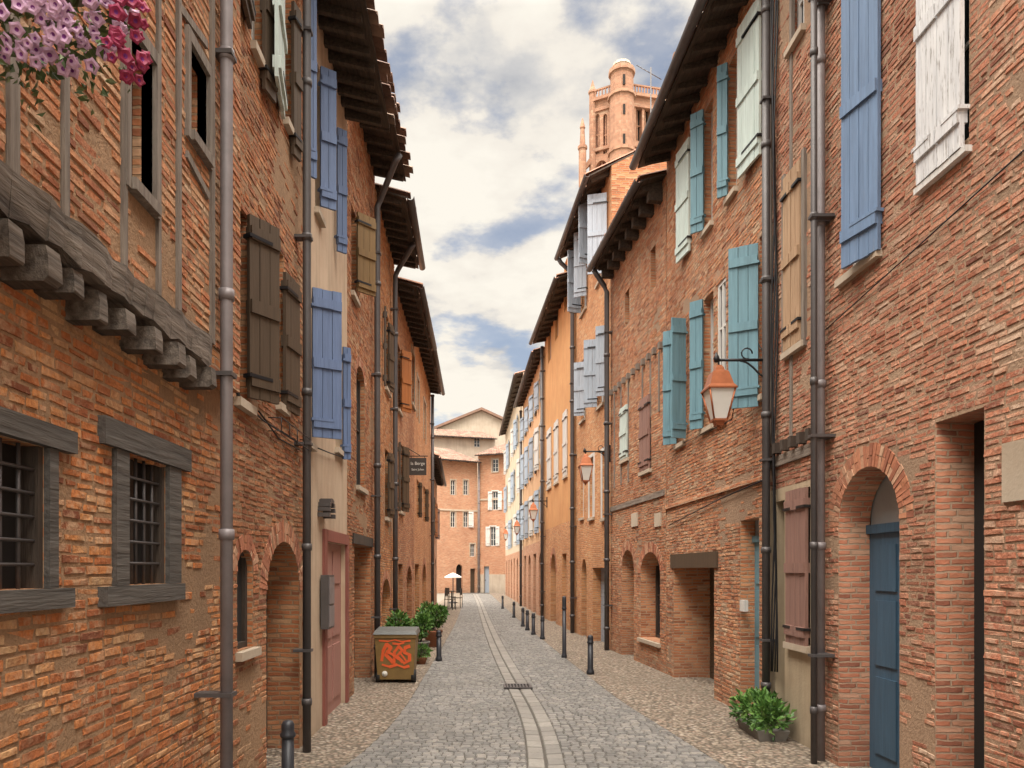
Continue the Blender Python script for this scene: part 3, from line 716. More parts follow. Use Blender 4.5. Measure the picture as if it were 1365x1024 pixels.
# --- L7
H=House('brick_house','long brick house with shopfront openings far down on the left',(-1.60,18.2),(-1.62,24.6),E)
zt=H.roof(7.35,.34,sp=.45,rag=.07)
for px in (557,566):
    H.window(H.R(px-1.6,px+1.2,505+(px-557)*3.5,560+(px-557)*3.2),.12,'whitec',trim='stone',sill=False)
    H.window(H.R(px-1.6,px+1.2,640+(px-557)*1.,690+(px-557)*.6),.12,'whitec',sill=False)
    H.shutter(px+1.4,px+5,643+(px-557)*1.,690+(px-557)*.6,35,'brown')
r=H.R(553,559,752,None); H.door(r,.3,'dark',style='plank'); r=H.R(563,568,752,None); H.door(r,.3,'brown',arch=.5,style='plank'); H.archring(r,.5,.2)
H.wall('bE',0,zt); H.pipe(5.9,0,7.2,.05,'zincd',.09)
# --- L8
H=House('low_brick_house','last and lowest brick house on the left, just before the cafe parasol',(-1.72,24.6),(-1.9,33.),E)
zt=H.roof(5.3,.3,sp=.7)
for i in range(3):
    u=1.+i*2.6
    H.window((u,u+.8,2.9,4.2),.12,'whitec',sill=False); H.leaf(u+.83,2.9,4.2,.42,15,['brown','rust','pink'][i]); H.leaf(u-.03,2.9,4.2,.42,170,'brown')
    r=(u-.1,u+.9,0,2.1); H.door(r,.3,['dark','brown','doorblue'][i],arch=.4,style='plank')
H.wall('bF',0,zt)
# ================================================================= RIGHT SIDE
W=(-1,0)
H=House('brick_house','weathered pinkish-red brick house with arched blue door, nearest on the right',(2.9,-2.),(2.9,6.42),W)
zt=H.roof(8.0,.5)
r=H.R(1118,1199,622,None); H.door(r,.25,'doorblue',arch=.42,style='panel',transom=H.Z(1160,712,-.25)); H.archring(r,.42,.18)
r=H.R(1247,1312,553,None); H.door(r,.26,'dark',style='plank')
mb=MB(); H.box(mb,*H.R(1340,1372,588,668),-.03,.02); H.part('stone_block',mb,M['stone'])
rb=H.R(1124,1172,-60,352); H.window((rb[0],rb[1],rb[2]+.0,rb[3]),.12); H.shutter(1172,1123,-70,318,14,'blue2',zz=(rb[2]-.03,rb[3]))
rwz=H.R(1230,1292,-200,210); H.window(rwz,.1,sill=False)
H.leaf(rwz[0]+.005,rwz[2]-.06,rwz[3],(rwz[1]-rwz[0])/2-.005,0,'white',o=.035); H.leaf(rwz[1]-.005,rwz[2]-.06,rwz[3],(rwz[1]-rwz[0])/2-.005,180,'white',o=.035)
mb=MB(); H.box(mb,rwz[0]-.03,rwz[1]+.03,rwz[2]-.1,rwz[2]-.062,-.02,.045); H.part('window_sill',mb,M['whitec'])
H.wall('bC',0,zt,geo=True,u0=5.0,patch=.38)
H.pipe(H.U(1094,.06),0,8,.034,'zinc',.06); H.pipe(H.U(1085,.16),0,8,.026,'zincd',.16)
H.cable([(1100,440),(1200,350),(1365,200)],.005,.02)
# --- R2
H=House('narrow_brick_house','narrow brick and beige plaster house with a pinkish shutter beside the planter',(2.93,6.42),(2.94,7.62),W)
zt=H.roof(8.3,.5)
r=H.R(1049,1072,225,462); H.window(r,.1,'woodm'); u0,u1,z0,z1=r
H.leaf(u0+.004,z0,z1,(u1-u0)/2-.006,0,'woodm',o=.03); H.leaf(u1-.004,z0,z1,(u1-u0)/2-.006,180,'woodm',o=.03)
mb=MB(); H.box(mb,u0-.06,u0-.002,z0-.06,z1+.06,-.02,.03);H.box(mb,u1+.002,u1+.06,z0-.06,z1+.06,-.02,.03);H.box(mb,u0-.002,u1+.002,z0-.06,z0-.002,-.02,.032); H.part('window_frame',mb,M['woodg'])
H.window(H.R(1054,1072,-120,50),.1,'whitec')
r=H.R(1053,1080,652,858); u0,u1,z0,z1=r; H.window(r,.1,'woodd')
H.leaf(u0,z0-.03,z1,(u1-u0)/2-.003,0,'pink',o=.03); H.leaf(u1,z0-.03,z1,(u1-u0)/2-.003,180,'pink',o=.03)
r=H.R(1034,1046,668,None); H.door(r,.2,'dark',style='plank')
pp=((.08,.05),(.62,.05),(1.12,.06))
for u,w in pp: H.ex.append((u,u+w,2.86,7.5))
H.wall('bC',0,zt,zones=[(2.4,M['plB'])],geo=True)
mb=MB(); H.box(mb,0.02,H.L-.02,2.62,2.72,-.02,.025); H.part('timber_beam',mb,M['woodgh'])
for i in range(6):
    mb=MB(); u=.12+i*.19; H.box(mb,u,u+.07,2.74,2.84,-.02,.07); H.part('joist_end',mb,M['woodd'])
for u,w in pp:
    mb=MB(); H.box(mb,u,u+w,2.86,7.5,-.02,.014); H.part('timber_post',mb,M['woodg'])
H.pipe(H.L-.12,0,8,.04,'zincd',.08)
mb=MB()
for k in range(4):
    mb.tube([H.P(H.L-.2-.02*k,z,.04+.02*math.sin(z*2+k)) for z in [i*.3 for i in range(2,27)]],.008,5)
H.part('cable_bundle',mb,M['iron'])
mb=MB(); mb.tube([H.P(H.L-.05,0.1,.05),H.P(H.L-.05,3,.05)],.03,8); H.part('service_pipe',mb,M['zinc'])
# --- R3
H=House('brick_house','rose brick house with teal shutters and a teal door, behind the nearest lantern',(2.93,7.62),(2.86,11.5),W)
zt=H.roof(7.75,.45,sp=.34,raf=(.07,.11),rag=.07)
r=H.R(987,1012,692,None); H.door(r,.16,'teal',style='panel',transom=H.Z(1000,722))
r=H.R(898,952,757,None); H.door(r,.55,'brown',style='roller')
mb=MB(); H.box(mb,r[0]-.16,r[1]+.1,r[3]+.001,r[3]+.2,-.03,.025); H.part('lintel',mb,M['brown'])
ZM=(3.42,5.08); ZU=(5.95,7.5)
def rc(a,b,zz): 
    x,y=sorted((H.U(a),H.U(b))); return (x,y,zz[0],zz[1])
H.window(rc(903,913,ZM),.13); H.shutter(902,884,0,0,50,'teal',zz=ZM); H.shutter(914,911,0,0,105,'teal',zz=ZM,w=.22)
H.window(rc(938,951,ZM),.13); H.shutter(937,920,0,0,40,'teal',zz=ZM)
H.window(rc(956,968,ZM),.05,'whitec'); H.shutter(1011,971,0,0,58,'teal',zz=(3.3,5.0)); H.window(rc(1012,1018,ZM),.13)
H.window(rc(939,950,ZU),.13); H.shutter(938,921,0,0,42,'teal',zz=ZU); H.shutter(919,902,0,0,6,'pale',zz=ZU)
H.window(rc(971,982,ZU),.13); H.shutter(970,956,0,0,50,'teal',zz=ZU); H.shutter(1013,984,0,0,5,'pale',zz=(5.9,7.55))
H.wall('bD',0,zt,geo=True,patch=.48)
mb=MB(); H.box(mb,0,H.L,2.53,2.58,-.02,.03); H.part('string_course',mb,M['bD'])
mb=MB(); a=H.R(989,995,800,815); H.box(mb,*a,-.02,.025); H.part('door_plaque',mb,M['whitec'])
H.cable([(1018,640),(960,665),(892,700)],.008)
H.cable([(1018,470),(1000,440),(975,560),(892,600)],.006)
# --- R4
H=House('low_brick_house','brick house with two dark arched shop openings and heavy eave brackets on the right',(2.85,11.5),(2.6,14.95),W)
zt=H.roof(7.55,.36,sp=.40,raf=(.1,.14),th=.2,rag=.06)
r=H.R(854,880,736,None); H.window((r[0],r[1],.45,r[3]),.3,'woodd',2,2,arch=.35,pane='dark'); H.archring(r,.35,.18)
r=H.R(829,845,733,None); H.door(r,.35,'dark',arch=.35,style='plank'); H.archring(r,.35,.18)
H.window(H.R(867,874,330,385),.15,'woodd',1,1,sill=False); H.window(H.R(833,839,387,432),.15,'woodd',1,1,sill=False)
r=H.R(829,838,542,612); H.window(r,.1); H.leaf(r[0]+.005,r[2],r[3],(r[1]-r[0])/2-.005,0,'pale',o=.03);H.leaf(r[1]-.005,r[2],r[3],(r[1]-r[0])/2-.005,180,'pale',o=.03)
r=H.R(855,868,530,627); H.window(r,.1); H.leaf(r[0]+.005,r[2],r[3],(r[1]-r[0])/2-.005,0,'pink',o=.03);H.leaf(r[1]-.005,r[2],r[3],(r[1]-r[0])/2-.005,180,'pink',o=.03)
for u in (.3,.75,1.2,2.1,2.6,3.1): H.ex.append((u,u+.06,3.2 if u>1.5 else 4.1,5.04))
H.wall('bD',0,zt,geo=True,patch=.48)
for i in range(11):
    mb=MB(); u=.15+i*.31; H.box(mb,u,u+.09,5.05,5.15,-.02,.06); H.part('joist_end',mb,M['woodg'])
for u in (.3,.75,1.2,2.1,2.6,3.1):
    mb=MB(); H.box(mb,u,u+.06,3.2 if u>1.5 else 4.1,5.04,-.02,.014); H.part('timber_post',mb,M['woodg'])
mb=MB(); H.box(mb,0.05,H.L-.05,2.75,2.84,-.02,.025); H.part('timber_beam',mb,M['woodgh'])
for px in (878,847):
    mb=MB(); a=H.R(px-4,px+4,684,702); H.box(mb,*a,-.02,.025); H.part('wall_plaque',mb,M['stone'])
H.pipe(H.L-.1,0,7.1,.05,'zincd',.1,neck=(.36,7.53,0))
# --- R5
H=House('tall_brick_house','tall orange brick house with blue-grey shutters swung wide open on the right',(2.62,14.95),(2.42,19.),W)
zt=H.roof(9.45,.42,sp=.4,slope=.52,rag=.06)
def zzp(px,a,b): return (H.Z(px,b),H.Z(px,a))
H.window(H.R(796,806,268,372),.12); H.shutter(809,783,0,0,72,'grey',zz=zzp(809,262,368)); H.shutter(795,790,0,0,105,'grey',zz=zzp(790,272,368),w=.42)
H.window(H.R(775,782,318,415),.12); H.shutter(782,765,0,0,62,'grey',zz=zzp(782,312,398)); H.shutter(774,768,0,0,108,'grey',zz=zzp(772,345,425),w=.35)
H.window(H.R(797,805,445,540),.12); H.shutter(806,794,0,0,60,'grey',zz=zzp(806,437,530)); H.shutter(796,778,0,0,70,'grey',zz=zzp(796,455,545))
H.window(H.R(774,780,480,560),.12); H.shutter(779,765,0,0,65,'grey',zz=zzp(779,485,556))
H.window(H.R(803,811,600,690),.1,pane='glassb',trim='whitec'); H.window(H.R(786,792,610,690),.1,trim='whitec'); H.window(H.R(774,778,615,690),.1)
r=H.R(790,806,757,None); H.door(r,.2,'grey',style='roller')
r=H.R(775,782,745,None); H.door(r,.3,'dark',style='plank',arch=.4)
H.wall('bE',0,zt,slope=.52,side='bB'); H.pipe(H.L-.1,0,9.0,.055,'zincd',.1,neck=(.45,9.43,0))
# --- R6
H=House('ochre_house','golden ochre plastered house with tall white shutters beside the second lantern on the right',(2.40,19.),(2.12,24.6),W)
zt=H.roof(9.0,.4,sp=.5,rag=.06)
for px in (732.5,742,754):
    k=(px-732.5)
    H.window(H.R(px-2,px+2,430-k*3.8,482-k*3.2),.12,sill=False)
    r=H.R(px-2.5,px+2.5,572-k*1.1,650-k*.7); H.window(r,.08); w=(r[1]-r[0])/2
    H.leaf(r[0]+.004,r[2],r[3],w-.006,0,'whitec',o=.02);H.leaf(r[1]-.004,r[2],r[3],w-.006,180,'whitec',o=.02)
r=H.R(734,741,738,None); H.door(r,.35,'brown',arch=.6,style='plank'); H.archring(r,.6,.2)
r=H.R(749,755,738,None); H.door(r,.35,'whitec',style='panel')
r=H.R(760,764,745,None); H.door(r,.3,'dark',style='plank')
H.wall('plD',0,zt,zones=[(2.9,M['bE'])]); H.pipe(H.L-.1,0,8.9,.055,'zincd',.1)
# --- R7
H=House('pale_orange_house','pale orange plaster house with pale blue shutters far down on the right',(2.10,24.6),(1.88,33.),W)
zt=H.roof(8.75,.3,sp=.6)
SC=['pblue','whitec','grey','pblue','pblue']
for i in range(4):
    u=.7+i*2.05
    for j,(z,h) in enumerate(((2.9,1.5),(5.1,1.5),(7.2,1.0))):
        H.window((u,u+.8,z,z+h),.12,sill=False,trim='stone'); H.leaf(u+.83,z,z+h,.42,12,SC[(i+j)%5]); H.leaf(u-.03,z,z+h,.42,172,SC[(i+j)%5])
    r=(u-.1,u+.95,0,2.2); H.door(r,.3,['brown','dark','doorblue','dark'][i],arch=.45 if i%2==0 else 0,style='plank')
H.wall('plF',0,zt,zones=[(2.6,M['bF'])]); H.pipe(H.L-.1,0,8.6,.055,'zincd',.1)
# --- R8
H=House('white_house','cream plaster house with light blue shutters, last on the right',(1.90,33.),(1.62,48.),W)
zt=H.roof(10.2,.3,sp=1.)
for i in range(6):
    u=1.+i*2.4
    for j,(z,h) in enumerate(((2.8,1.6),(5.2,1.6),(7.6,1.5))):
        H.window((u,u+.8,z,z+h),.12,sill=False)
        if (i+j)%3!=2: H.leaf(u+.83,z,z+h,.42,14,SC[(i+j)%3]); H.leaf(u-.03,z,z+h,.42,174,SC[(i+j)%3])
    r=(u-.1,u+.95,0,2.2); H.door(r,.3,['brown','dark','redbrown'][i%3],arch=.45 if i%2 else 0,style='plank')
H.wall('plC',0,zt,zones=[(2.5,M['bF'])])
# ================================================================= END OF STREET
H=House('corner_house','salmon brick house with white shutters, right half of the pair closing the street',(-.15,53.),(3.2,51.6),(0,-1)); H.tilemat='tiled'
zt=H.roof(9.6,.5,sp=.6,slope=.3)
for px,a,b in ((660,655,680),(657,702,728)):
    r=H.R(px-3.6,px+3.6,a,b); H.window(r,.12,trim='whitec',sill=False)
    H.leaf(r[0]-.02,r[2],r[3],.3,176,'whitec'); H.leaf(r[1]+.02,r[2],r[3],.3,4,'whitec')
H.window(H.R(656,664,612,629),.12,trim='stone')
r=H.R(645,652,755,None); H.door(r,.2,'grey',style='plank')
H.wall('bF',0,zt,zones=[(1.3,M['plE'])])
mb=MB(); H.box(mb,0,H.L,6.5,6.62,-.02,.05); H.part('string_course',mb,M['stone'])
H.pipe(.12,0,9.4,.06,'zinc',.1)
H=House('angled_house','pink brick house set at an angle, left half of the pair closing the street',(-7.,49.2),(-.2,52.9),(0,-1)); H.tilemat='tiled'
zt=H.roof(9.1,.5,sp=.6,slope=.32,back=4.5)
for px,a,b in ((604,640,660),(621,640,660),(604,682,703),(621,682,703),(630,725,742)):
    r=H.R(px-3.,px+3.,a,b); H.window(r,.12,trim='stone',sill=False)
    if px==621 and a>660: H.leaf(r[1]+.02,r[2],r[3],.36,14,'whitec')
r=H.R(608,617,752,None); H.door(r,.25,'dark',style='plank',arch=.4)
r=H.R(627,634,758,None); H.door(r,.2,'brown',style='plank')
H.wall('bF',0,zt,back=4.5,slope=.32)
mb=MB(); H.box(mb,0,H.L,5.7,5.82,-.02,.05); H.part('string_course',mb,M['stone'])
H=House('rear_house','pale pink-grey house whose dull tiled roof rises just behind the closing pair',(-5.5,57.5),(1.2,59.5),(0,-1)); H.tilemat='tiled'
zt=H.roof(11.9,.4,sp=.7,slope=.3,back=4)
H.window(H.R(632,640,582,596,0.),.12,trim='stone',sill=False)
H.wall('plE',0,zt,back=4,slope=.3)
H=House('pale_gabled_house','tall grey-beige house with a low tiled gable, highest and farthest at the street end',(-5.2,66.),(3.4,66.),(0,-1))
mb=MB(); zl=1.6+.188*66; zg=1.6+.208*66
P=H.P
mb.face([P(0,0),P(H.L,0),P(H.L,zl),P(H.L*.62,zg+.3),P(0,zl-.6)],nrm=H.n)
for u,z in ((0,zl-.6),(H.L,zl)): mb.face([P(u,0),P(u,z),P(u,z,-8),P(u,0,-8)])
mb.build('wall',M['plE'],H.e,recalc=False)
for (ua,za,ub,zb) in ((-.4,zl-.7,H.L*.62,zg+.3),(H.L*.62,zg+.3,H.L+.4,zl-.05)):
    mb=MB(); mb.hexa([P(ua,za,.4),P(ub,zb,.4),P(ub,zb,-8),P(ua,za,-8),P(ua,za+.22,.4),P(ub,zb+.22,.4),P(ub,zb+.22,-8),P(ua,za+.22,-8)]); H.part('roof',mb,M['tiled'])
# ================================================================= TOWER
A_=Vector((.186*108,108.)); B_=Vector((.150*110.,110.)); C_=Vector((.246*109.5,109.5))
t=thing('bell_tower','brick cathedral bell tower with octagonal turret rising above the right-hand roofs','tower',(A_.x,A_.y,0))
TF=House('x','x',A_,C_,(0,-1),e=t); TLf=House('x','x',B_,A_,(-.3,-1),e=t)
zt=EYE+(CY-124)/F*108
def tw_openings(T,lst):
    wl=[]
    for a,b,yt,yb,d in lst:
        r=T.R(a,b,yt,yb); T.hole(r,d,arch=min((r[1]-r[0])*.6,1.4)); wl.append((r,d))
    T.wall('tower',0,zt,sides=False)
    for r,d in wl:
        mb=MB(); mb.face([T.P(r[0]-.02,r[2]-.02,-d+.02),T.P(r[1]+.02,r[2]-.02,-d+.02),T.P(r[1]+.02,r[3]+.02,-d+.02),T.P(r[0]-.02,r[3]+.02,-d+.02)]); mb.build('window',M['redbrown'] if d<.9 else M['dark'],t)
        mb=MB(); uc=(r[0]+r[1])/2; T.box(mb,uc-.08,uc+.08,r[2],r[3],-d+.03,-d+.4)
        T.box(mb,r[0],r[1],(r[2]+r[3])/2-.08,(r[2]+r[3])/2+.08,-d+.03,-d+.38); T.part('window_mullion',mb,M['tower'])
    for z,o in ((zt,.45),(zt-1.5,.22),(T.Z(A_.x/A_.y*1000+640,192),.28)):
        mb=MB(); T.box(mb,-.1,T.L+.1,z-.25,z+.22,-.6,o); T.part('cornice',mb,M['tower'])
    mb=MB(); n=max(6,int(T.L/.42))
    for i in range(n):
        u=T.L*i/(n-1); T.box(mb,u-.07,u+.07,zt+.22,zt+1.2,.1,.3)
    T.box(mb,0,T.L,zt+1.2,zt+1.4,.05,.35); T.part('parapet',mb,M['tower'])
tw_openings(TF,((848,856,140,188,1.1),(859,867,140,188,1.1),(871,879,140,188,1.1),(848,880,198,262,.7)))
tw_openings(TLf,((794,799,152,205,.7),(804,809,152,205,.7),(794,809,214,262,.7)))
mb=MB(); q=lambda v,z:Vector((v.x,v.y,z))-Vector((A_.x,A_.y,0))
bk=[B_,Vector((17.6,119.)),Vector((28.,118.)),C_]
for a,b in zip(bk,bk[1:]): mb.face([q(a,0),q(b,0),q(b,zt),q(a,zt)])
mb.face([q(B_,zt-.02),q(A_,zt-.02),q(C_,zt-.02),q(bk[2],zt-.02),q(bk[1],zt-.02)]); mb.build('rear_wall',M['tower'],t)
c=Vector((0.25,-.3,0)); zz=EYE+(CY-97)/F*108
mb=MB(); mb.lathe([(1.8,0),(1.8,zz-12),(2.0,zz-12),(2.0,zz-11.5),(1.8,zz-11.5),(1.75,zz-4),(2.0,zz-4),(2.0,zz-3.6),(1.7,zz-3.6),(1.62,zz-.6),(1.9,zz-.6),(1.9,zz)],c,12,sm=False,rot=R(15)); t_=mb.build('turret',M['tower'],t)
mb=MB(); mb.lathe([(1.3,zz),(1.3,zz+.5),(1.4,zz+.55),(1.25,zz+1.0),(.95,zz+1.15),(.4,zz+1.25)],c,12,sm=False,rot=R(15)); mb.build('turret_cap',M['stone'],t)
for k in range(3):
    mb=MB(); mb.box(c.x-.15,c.x+.15,c.y-1.84,c.y-1.5,zz-3-k*4.2,zz-1.6-k*4.2); mb.build('turret_slit',M['dark'],t)
for v,h in ((B_,2.4),(C_,2.)):
    mb=MB(); mb.lathe([(.5,0),(.5,zt+1.1),(.65,zt+1.15),(.65,zt+1.4),(.32,zt+h-.3),(.05,zt+h+.7)],q(v,0),8,sm=False); mb.build('corner_pinnacle',M['tower'],t)
pq=Vector((.1365*109-A_.x,1.,0)); zp=EYE+(CY-200)/F*109
mb=MB(); mb.lathe([(.55,0),(.55,zp),(.7,zp+.1),(.7,zp+.5),(.42,zp+.6),(.3,zp+3),(.42,zp+3.2),(.06,zp+4.6)],pq,8,sm=False); mb.build('buttress_pinnacle',M['tower'],t)
bq=q(B_,0)
mb=MB(); mb.hexa([pq+Vector((.3,-.3,zp-3)),bq+Vector((0,-.2,zp-1.2)),bq+Vector((0,.6,zp-1.2)),pq+Vector((.3,.3,zp-3)),pq+Vector((.3,-.3,zp-2.3)),bq+Vector((0,-.2,zp)),bq+Vector((0,.6,zp)),pq+Vector((.3,.3,zp-2.3))]); mb.build('flying_buttress',M['tower'],t)
# ================================================================= GROUND
def struct(name,mb,m,recalc=True):
    o=mb.build(name,m,None,recalc); o['kind']='structure'; return o
mb=MB(); mb.face([(-600,-300,0),(600,-300,0),(600,900,0),(-600,900,0)]); struct('ground',mb,M['earth'])
def lerp(tab,y):
    if y<=tab[0][0]: return tab[0][1]
    for i in range(len(tab)-1):
        (a,b),(c,d)=tab[i],tab[i+1]
        if y<=c:
            m0=((d-b)/(c-a)+((b-tab[i-1][1])/(a-tab[i-1][0]) if i>0 else (d-b)/(c-a)))/2
            m1=((d-b)/(c-a)+((tab[i+2][1]-d)/(tab[i+2][0]-c) if i+2<len(tab) else (d-b)/(c-a)))/2
            h=c-a; s=(y-a)/h
            return b*(2*s**3-3*s*s+1)+d*(-2*s**3+3*s*s)+m0*h*(s**3-2*s*s+s)+m1*h*(s**3-s*s)
    return tab[-1][1]
TL=[(-3,-1.3),(5.5,-1.2),(6.5,-1.03),(8.,-.9),(11,-.84),(16,-.78),(23,-.74),(36,-.85),(53,-1.2)]
TR=[(-3,2.05),(5.5,2.02),(7,1.9),(9,1.72),(11.4,1.62),(16,1.46),(23,1.26),(36,.98),(53,.6)]
TG=[(-3,.36),(5,.46),(6.2,.545),(7.4,.585),(8.6,.575),(10.3,.515),(14,.39),(20,.25),(30,.08),(36,-.02),(53,-.4)]
def strip(name,fa,fb,z,m,y0=-3,y1=53):
    mb=MB(); y=y0
    while y<y1:
        y2=min(y1,y+.5); mb.face([(fa(y),y,z),(fb(y),y,z),(fb(y2),y2,z),(fa(y2),y2,z)],nrm=Vector((0,0,1))); y=y2
    return struct(name,mb,m,False)
strip('pavement_left',lambda y:-2.0,lambda y:lerp(TL,y)+.0,.012,M['pebble'])
strip('pavement_right',lambda y:lerp(TR,y),lambda y:3.3,.012,M['pebble'])
mb=MB(); y=-3.
while y<53:
    y2=y+.5; mb.face([(lerp(TL,y)-.02,y,.004),(lerp(TR,y)+.02,y,.004),(lerp(TR,y2)+.02,y2,.004),(lerp(TL,y2)-.02,y2,.004)],1,nrm=Vector((0,0,1))); y=y2
def sett(x0,x1,y0,y1,z,bv=.009,mi=0):
    j=lambda:rnd(-.003,.003)
    b=[(x0,y0),(x1,y0),(x1,y1),(x0,y1)]; tp=[(x0+bv,y0+bv),(x1-bv,y0+bv),(x1-bv,y1-bv),(x0+bv,y1-bv)]
    vs=[(x+j(),yy+j(),.002) for x,yy in b]+[(x+j(),yy+j(),z+rnd(-.0025,.0025)) for x,yy in tp]
    mb.add(vs,[(4,5,6,7),(0,1,5,4),(1,2,6,5),(2,3,7,6),(3,0,4,7)],mi)
y=4.6; row=0
while y<50:
    h=rnd(.058,.07)
    gx=lerp(TG,y); a,b=lerp(TL,y),lerp(TR,y)
    for (xa,xb) in ((a,gx-.156),(gx+.156,b)):
        x=xa+rnd(-.012,.008)
        while x<xb-.03:
            w=rnd(.07,.108); x2=x+w
            if x2>xb-.03: x2=xb
            sett(x+.003,x2-.003,y+.003,y+h-.003,.013+rnd(0,.006)); x=x2
    y+=h
struct('road',mb,[M['sett'],M['bed']],False)
mb=MB()
for sgn in (-1,1):
    y=4.6
    while y<50:
        l=rnd(.16,.27); gx=lerp(TG,y); g2=lerp(TG,y+l)
        x0,x1=(gx-.15,gx-.01) if sgn<0 else (gx+.01,gx+.15)
        d=g2-gx
        vs=[(x0,y+.003,.003),(x1,y+.003,.003),(x1+d,y+l-.003,.003),(x0+d,y+l-.003,.003)]
        zi=.012+rnd(0,.004); inn=.007
        zo=[zi+.006,zi,zi,zi+.006] if sgn<0 else [zi,zi+.006,zi+.006,zi]
        vs+=[(x0+inn,y+.01,zo[0]),(x1-inn,y+.01,zo[1]),(x1+d-inn,y+l-.01,zo[2]),(x0+d+inn,y+l-.01,zo[3])]
        mb.add(vs,[(4,5,6,7),(0,1,5,4),(1,2,6,5),(2,3,7,6),(3,0,4,7)]); y+=l
struct('gutter_channel',mb,M['slab'],False)
# ================================================================= STREET FURNITURE
d=thing('drain_grate','iron drain grate set in the pale central gutter','drain',(.51,10.15,.025))
mb=MB(); mb.box(-.19,.19,-.17,-.145,0,.014); mb.box(-.19,.19,.145,.17,0,.014); mb.box(-.19,-.165,-.145,.145,0,.014); mb.box(.165,.19,-.145,.145,0,.014); mb.build('frame',M['zincd'],d)
mb=MB()
for i in range(8):
    x=-.15+i*.043; mb.box(x,x+.02,-.145,.145,0.001,.012)
mb.build('bars',M['zincd'],d)
mb=MB(); mb.face([(-.165,-.145,.0005),(.165,-.145,.0005),(.165,.145,.0005),(-.165,.145,.0005)]); mb.build('pit',M['dark'],d)
def bollard(h,loc,label,r=.045):
    b=thing('bollard',label,'bollard',loc,0,'dark bollards along the street')
    mb=MB(); mb.lathe([(r*1.35,0),(r*1.35,.05),(r*1.1,.07),(r,.1),(r*.92,h*.78)],seg=18); mb.build('post',M['bollard'],b)
    mb=MB(); z=h*.78; mb.lathe([(r*.92,z),(r*1.18,z+.012),(r*1.18,z+.03),(r*.95,z+.045),(r*1.0,z+.07),(r*.98,h-.03),(r*.75,h-.008),(r*.2,h)],seg=18); mb.build('head',M['bollard'],b)
    return b
B0=bollard(.56,(-1.32,5.15,.01),'dark bollard at the lower left edge, nearest of all to the camera')
bollard(.60,(1.68,11.43,.01),'short dark bollard nearest the camera on the right side')
bollard(1.12,(1.52,13.56,.01),'tall slender dark post standing second in the right-hand row',.038)
B1=bollard(.54,(1.43,17.2,.01),'third bollard of the right-hand row, just past the tall post')
for px,by,lb in ((711,847,'fourth bollard of the right-hand row, counted from the camera'),(703,841,'fifth bollard of the right-hand row, counted from the camera'),(697,836,'sixth bollard of the right-hand row, counted from the camera'),(685,824,'seventh bollard of the right-hand row, counted from the camera'),(670,812,'farthest bollard of the right-hand row, near the end house')):
    Yb=1600/(by-760); dup(B1,((px-640)/1000*Yb,Yb,.01),lb)
dup(B1,(-.72,13.1,.01),'dark bollard on the left just past the bin and plants')
def lantern(X,Y,z,proj,sc,label):
    l=thing('wall_lantern',label,'street lamp',(X,Y,z),0,'copper wall lanterns on iron brackets'); l.scale=(sc,)*3
    mb=MB(); p=proj/sc
    mb.tube([(0,0,0),(-p-.02,0,0)],.014,8); mb.box(-.0,.03,-.03,.03,-.2,.12)
    pts=[(0,0,-.16)]+[(-.02-.2*i/8,0,-.16+.15*math.sin(math.pi*.5*i/8)) for i in range(1,9)]; mb.tube(pts,.009,6)
    mb.tube([(-.16+.05*math.cos(a),0,.06+.05*math.sin(a)) for a in [i*.5 for i in range(11)]],.007,6)
    mb.lathe([(.02,-.03),(.03,0),(.02,.03),(.003,.06)],(-p-.02,0,.01),8); mb.tube([(-p,0,0),(-p,0,-.07)],.01,6)
    mb.build('bracket',M['iron'],l)
    c=(-p,0,0)
    mb=MB(); mb.lathe([(.03,-.05),(.05,-.075),(.06,-.1),(.10,-.12),(.11,-.14),(.15,-.24),(.185,-.27),(.185,-.285)],c,4,sm=False,rot=R(45)); cp=mb.build('cap',M['copper'],l)
    mb=MB(); zt_,zb_=-.285,-.56; rt,rb=.165,.085
    for k in range(4):
        a=R(45+90*k); mb.tube([Vector(c)+Vector((rt*math.cos(a),rt*math.sin(a),zt_)),Vector(c)+Vector((rb*math.cos(a),rb*math.sin(a),zb_))],.009,6)
    mb.lathe([(rb+.012,zb_-.012),(rb+.012,zb_+.008)],c,4,sm=False,rot=R(45)); mb.lathe([(.05,zb_-.05),(.06,zb_-.012)],c,4,sm=False,rot=R(45)); mb.lathe([(.005,zb_-.085),(.018,zb_-.07),(.012,zb_-.05)],c,8)
    mb.build('lamp_frame',M['copper'],l)
    for k in range(4):
        a=R(45+90*k);b=R(135+90*k); mb=MB(); q=lambda r,an,z:Vector(c)+Vector((r*math.cos(an),r*math.sin(an),z))
        mb.face([q(rb-.006,a,zb_+.008),q(rb-.006,b,zb_+.008),q(rt-.006,b,zt_),q(rt-.006,a,zt_)]); mb.build('glass_pane',M['milk'],l)
    return l
lantern(2.84,7.5,EYE+.280*7.5,.455,1.08,'copper lantern on a scrolled iron bracket, largest and nearest on the right wall')
lantern(2.58,15.0,EYE+.158*15,.47,1.05,'copper lantern beside the dark drainpipe, second nearest on the right')
lantern(2.12,24.,EYE+.092*24,.42,1.05,'small copper lantern halfway down the right side, third from the camera')
lantern(1.97,31.,EYE+.068*31,.45,1.05,'distant lantern on pale orange house, fourth from the camera')
lantern(1.83,39.,EYE+.056*39,.5,1.05,'farthest tiny lantern on the cream house wall')
s=thing('hanging_sign','small dark hanging shop sign with pale lettering on the left wall','sign',(-1.58,16.2,3.84))
mb=MB(); mb.tube([(0,0,.22),(.45,0,.22)],.012,6); mb.tube([(0,0,.4),(.3,0,.22)],.008,6); mb.tube([(.1,0,.22),(.1,0,.18)],.006,5); mb.tube([(.38,0,.22),(.38,0,.18)],.006,5); mb.build('bracket',M['iron'],s)
